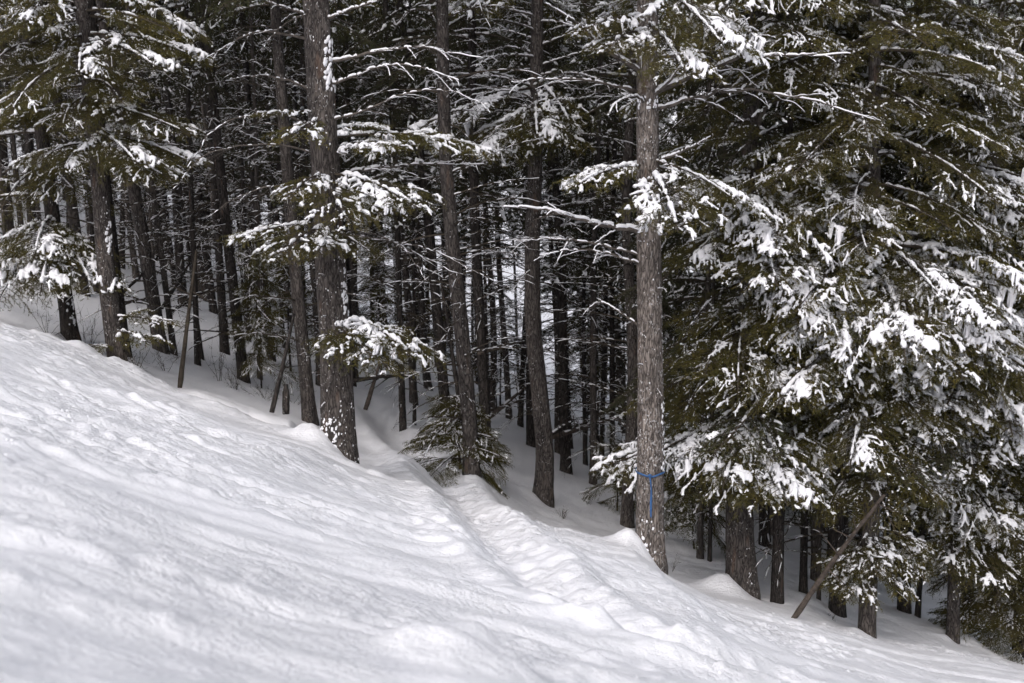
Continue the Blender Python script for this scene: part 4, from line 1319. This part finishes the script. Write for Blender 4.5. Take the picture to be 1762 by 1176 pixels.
log('fallen_branch', 'dark crossed branch leaning beside the uphill-leaning fir', (215, 500), (285, 425), 23.5, 25, 6, 'branch', snow=0.3, seed=11, twigs=4)
log('fallen_branch', 'dark dead branch slanting behind the thin rusty-footed trunk', (288, 515), (330, 445), 24, 25, 6, 'branch', snow=0.2, seed=12, twigs=4)
log('fallen_branch', 'long dead branch propped across the snowy rise', (310, 528), (395, 485), 25, 26.5, 5, 'branch', snow=0.3, seed=13, twigs=4)
log('fallen_branch', 'snow-topped dead limb reaching past the speckled trunk', (838, 605), (902, 588), 24, 25, 7, 'branch', mat=M_LOG, snow=1.2, seed=14, twigs=4)
log('stump', 'short dark stump standing in the snow by the bent pole', (492, 684), (492, 662), 20.6, 20.6, 13, 'stump', snow=0.6, seed=15)

# ------------------------------------------------------------------ bare brush
def shrub(label, base, n, h, spread, seed, r=0.004, y=None, name='bare_shrub', mat=None):
    b = hit(base[0], base[1], base_height, y0=float(edge_y(hit(base[0], base[1])[0])) + 0.3) if y is None else P(base[0], base[1], y)
    b[2] = zground(b[0], b[1])
    rng = np.random.default_rng(seed)
    root = link(name, None, None, Vector(b))
    tag(root, label, 'shrub')
    for i in range(n):
        mb = MB()
        a = rng.uniform(0, 2 * math.pi); sp = rng.uniform(0.2, 1.0) * spread
        hh = h * rng.uniform(0.55, 1.1)
        d = np.array([math.cos(a) * sp, math.sin(a) * sp * 0.7, hh])
        o = np.array([rng.normal(0, 0.05 * spread), rng.normal(0, 0.05), -0.08])
        m = 7
        ss = np.linspace(0, 1, m)
        c = o + d * ss[:, None] + rng.normal(0, 0.03 * hh, (m, 3)) * ss[:, None] - np.array([0, 0, 0.25 * sp]) * (ss ** 2)[:, None]
        v, q, t = tube(c, np.linspace(r, r * 0.35, m), 4); mb.add(v, t, q)
        for k in range(rng.integers(3, 8)):
            j = rng.integers(2, m - 1)
            e = c[j] + (d / np.linalg.norm(d) * 0.6 + rng.normal(0, 0.5, 3)) * hh * rng.uniform(0.15, 0.4)
            mid = (c[j] + e) / 2 + rng.normal(0, 0.02, 3)
            v, q, t = tube(np.array([c[j], mid, e]), [r * 0.6, r * 0.45, r * 0.25], 3); mb.add(v, t, q)
            e2 = mid + rng.normal(0, 0.12, 3) * hh * 0.6
            v, q, t = tube(np.array([mid, e2]), [r * 0.4, r * 0.2], 3); mb.add(v, t, q)
        link('stem', mb.mesh('shrub_stem', [mat or M_TWIG]), root)

shrub('bare twiggy shrub between the dark leaning fir and the grey one', (150, 600), 9, 0.85, 0.55, 1)
shrub('sprawling bare twigs in front of the dark leaning fir', (85, 578), 6, 0.7, 0.7, 2)
shrub('low arching bare brush just below the grey leaning fir', (238, 655), 12, 0.45, 0.6, 3, 0.005)
shrub('bare brush beside the foot of the leaning bare pole', (285, 640), 5, 0.5, 0.5, 4)
shrub('tall bare sapling stems right of the leaning bare pole', (378, 655), 6, 0.95, 0.35, 5)
shrub('tuft of bare stems at the foot of the dark fir by the feathery sapling', (405, 672), 10, 0.55, 0.3, 6)
shrub('bare brush round the foot of the dark bent pole', (455, 688), 10, 0.45, 0.5, 7)
shrub('thin bare twigs beside the slim leaning fir', (505, 695), 6, 0.45, 0.4, 8)
shrub('small bare bush in the hollow near the ribboned fir', (968, 892), 11, 0.26, 0.18, 9, 0.003)
shrub('sparse twig tips poking out of the open piste', (533, 856), 4, 0.10, 0.14, 10, 0.002, y=float(hit(533, 856)[1]), name='twig_tips')
shrub('single bent stem arching beside the ribboned fir', (1155, 985), 2, 0.45, 0.25, 11, 0.0035)
shrub('short twig sticking out of the snow below the leaning log', (1430, 1066), 2, 0.18, 0.25, 12, 0.004)
